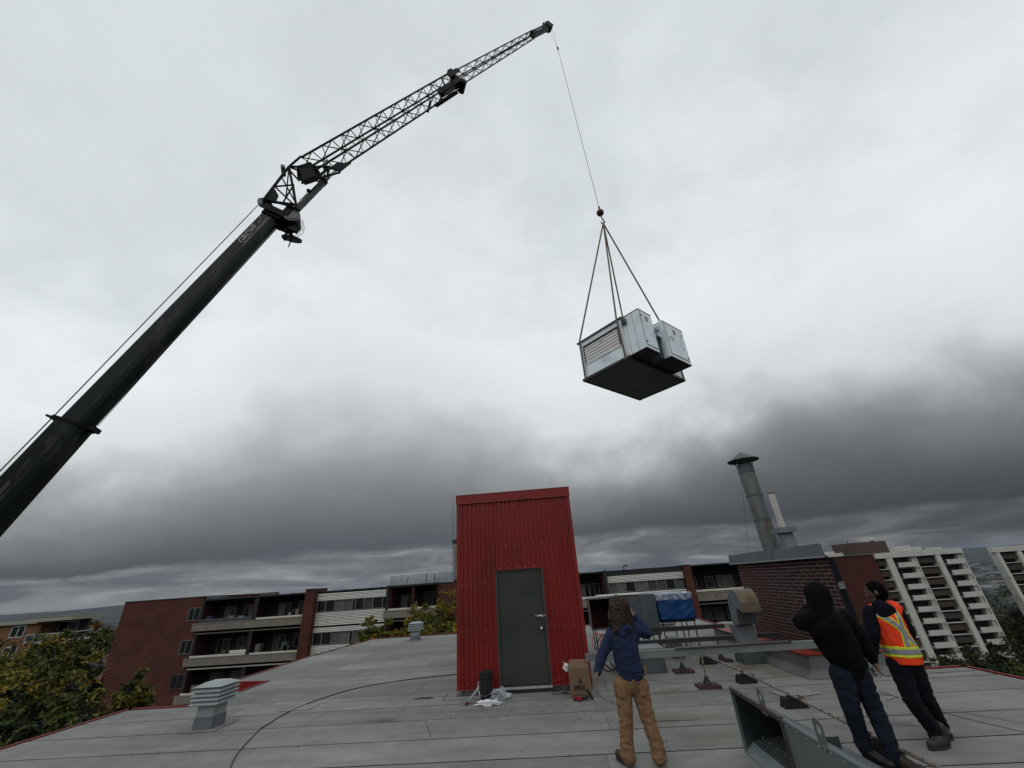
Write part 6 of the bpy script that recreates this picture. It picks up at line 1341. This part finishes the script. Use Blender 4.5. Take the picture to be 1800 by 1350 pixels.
# vest frame: a = across the back, h = height above hem along the spine
spine0, spine1 = J(1588, 1163, Y3), J(1553, 1074, Y3); sv = (spine1-spine0); Hs = sv.length; sv.normalize(); ac = Vector((1, 0, 0)); ac = (ac-sv*ac.dot(sv)).normalized()
Wd = cen+np.array(o0)-np.array(spine0); hh = Wd@np.array(sv); aa = Wd@np.array(ac); yy_ = nor[:, 1]; dep = Wd[:, 1]
cls = np.zeros(n, int)      # 0 orange 1 yellow 2 silver -1 removed
def line_d(a0, h0, a1_, h1): L_ = hypot(a1_-a0, h1-h0); return np.abs((aa-a0)*(h1-h0)-(hh-h0)*(a1_-a0))/L_
back = dep < .05
d1 = line_d(-.17, Hs+.02, .055, .25*1.0); u1_ = (hh > .155)
for (l, w) in (((-.135, Hs-.02, .02, .33), None), ((.045, Hs+.02, -.0, .15), None), ((-.02, .37, .125, .15), None)):
    dd_ = line_d(*l); cond = back & (hh > .14) & (hh < Hs+.05)
    if l[0] == -.135: cond &= hh > .30
    if l[0] == -.02: cond &= hh < .38
    cls[(dd_ < .036) & cond & (cls != 2)] = 1; cls[(dd_ < .021) & cond] = 2
cls[(hh > .060) & (hh < .165)] = 1; cls[(hh > .088) & (hh < .138)] = 2
rem = (hh < -.012)
# arm openings on both flanks and open front
arm = ((np.abs(aa+.175) < .075) & (hh > .21) & (hh < Hs-.03) & (aa < -.168)) | ((aa > .155) & (hh > .23) & (hh < Hs-.05))
rem |= arm | ((hh > Hs-.01) & (np.abs(aa+.0) < .05)) | ((dep > .10) & (np.abs(aa) < .03))
def submesh(name, sel, mat, parent, off):
    idx = np.nonzero(sel)[0]; vmap = {}; V = []; Fs = []
    for i in idx:
        f = []
        for vi in vm.polygons[i].vertices:
            if vi not in vmap: vmap[vi] = len(V); V.append(tuple(vm.vertices[vi].co+vm.vertices[vi].normal*off))
            f.append(vmap[vi])
        Fs.append(tuple(f))
    me = bpy.data.meshes.new(name); me.from_pydata(V, [], Fs); me.materials.append(mat); me.polygons.foreach_set('use_smooth', [True]*len(Fs)); me.update(); o = bpy.data.objects.new(name, me); COL.objects.link(o); o.parent = parent
    sol = o.modifiers.new('thick', 'SOLIDIFY'); sol.thickness = .002; return o
submesh('yellow_tape', (cls == 1) & ~rem, ylw, vest, .003); submesh('silver_tape', (cls == 2) & ~rem, slv, vest, .005)
bmv = bmesh.new(); bmv.from_mesh(vm); bmv.faces.ensure_lookup_table(); bmesh.ops.delete(bmv, geom=[bmv.faces[i] for i in np.nonzero(rem)[0]], context='FACES'); bmv.to_mesh(vm); bmv.free(); so_ = vest.modifiers.new('thick', 'SOLIDIFY'); so_.thickness = .003
for ch__ in [c for c in bpy.data.objects if c.parent == vest]: ch__.location = (0, 0, 0)
tr = [(pv, J(1586, 1152, Y3), .13, .13), (pv, hpL, .115, .108), (pv, hpR, .115, .108), (hpL, kL, .104, .080), (kL, aL, .080, .070), (aL, aL-Vector((0, 0, .05)), .072, .074), (hpR, kR, .104, .08), (kR, aR, .08, .062), (aR, aR-Vector((0, 0, .04)), .062, .064)]
fleshy('trousers', tr, jeanb, p3, .009, .013, 8, 11., stretch=(1, 1, 1.5))
h_ = atz(1666, 1313); boot(p3, h_, atz(1622, 1323)-h_, bootg, solem, .27); h_ = atz(1662, 1290); boot(p3, h_, atz(1679, 1315)-h_, bootk, solem, .26)
# ------------------------------------------------------------------ air: thin even haze over the whole district
hm = bpy.data.materials.new('haze'); hm.use_nodes = True; q = NT(hm.node_tree); hm.node_tree.nodes.clear()
pv_ = q.n('ShaderNodeVolumePrincipled'); pv_.inputs['Color'].default_value = (.32, .48, .78, 1); pv_.inputs['Density'].default_value = 1.2e-5; pv_.inputs['Anisotropy'].default_value = 0
q.put(q.n('ShaderNodeOutputMaterial').inputs['Volume'], pv_.outputs[0])
MB().box(-31000, 31000, -31000, 31000, -420, 140).build('haze', hm, kind='stuff')
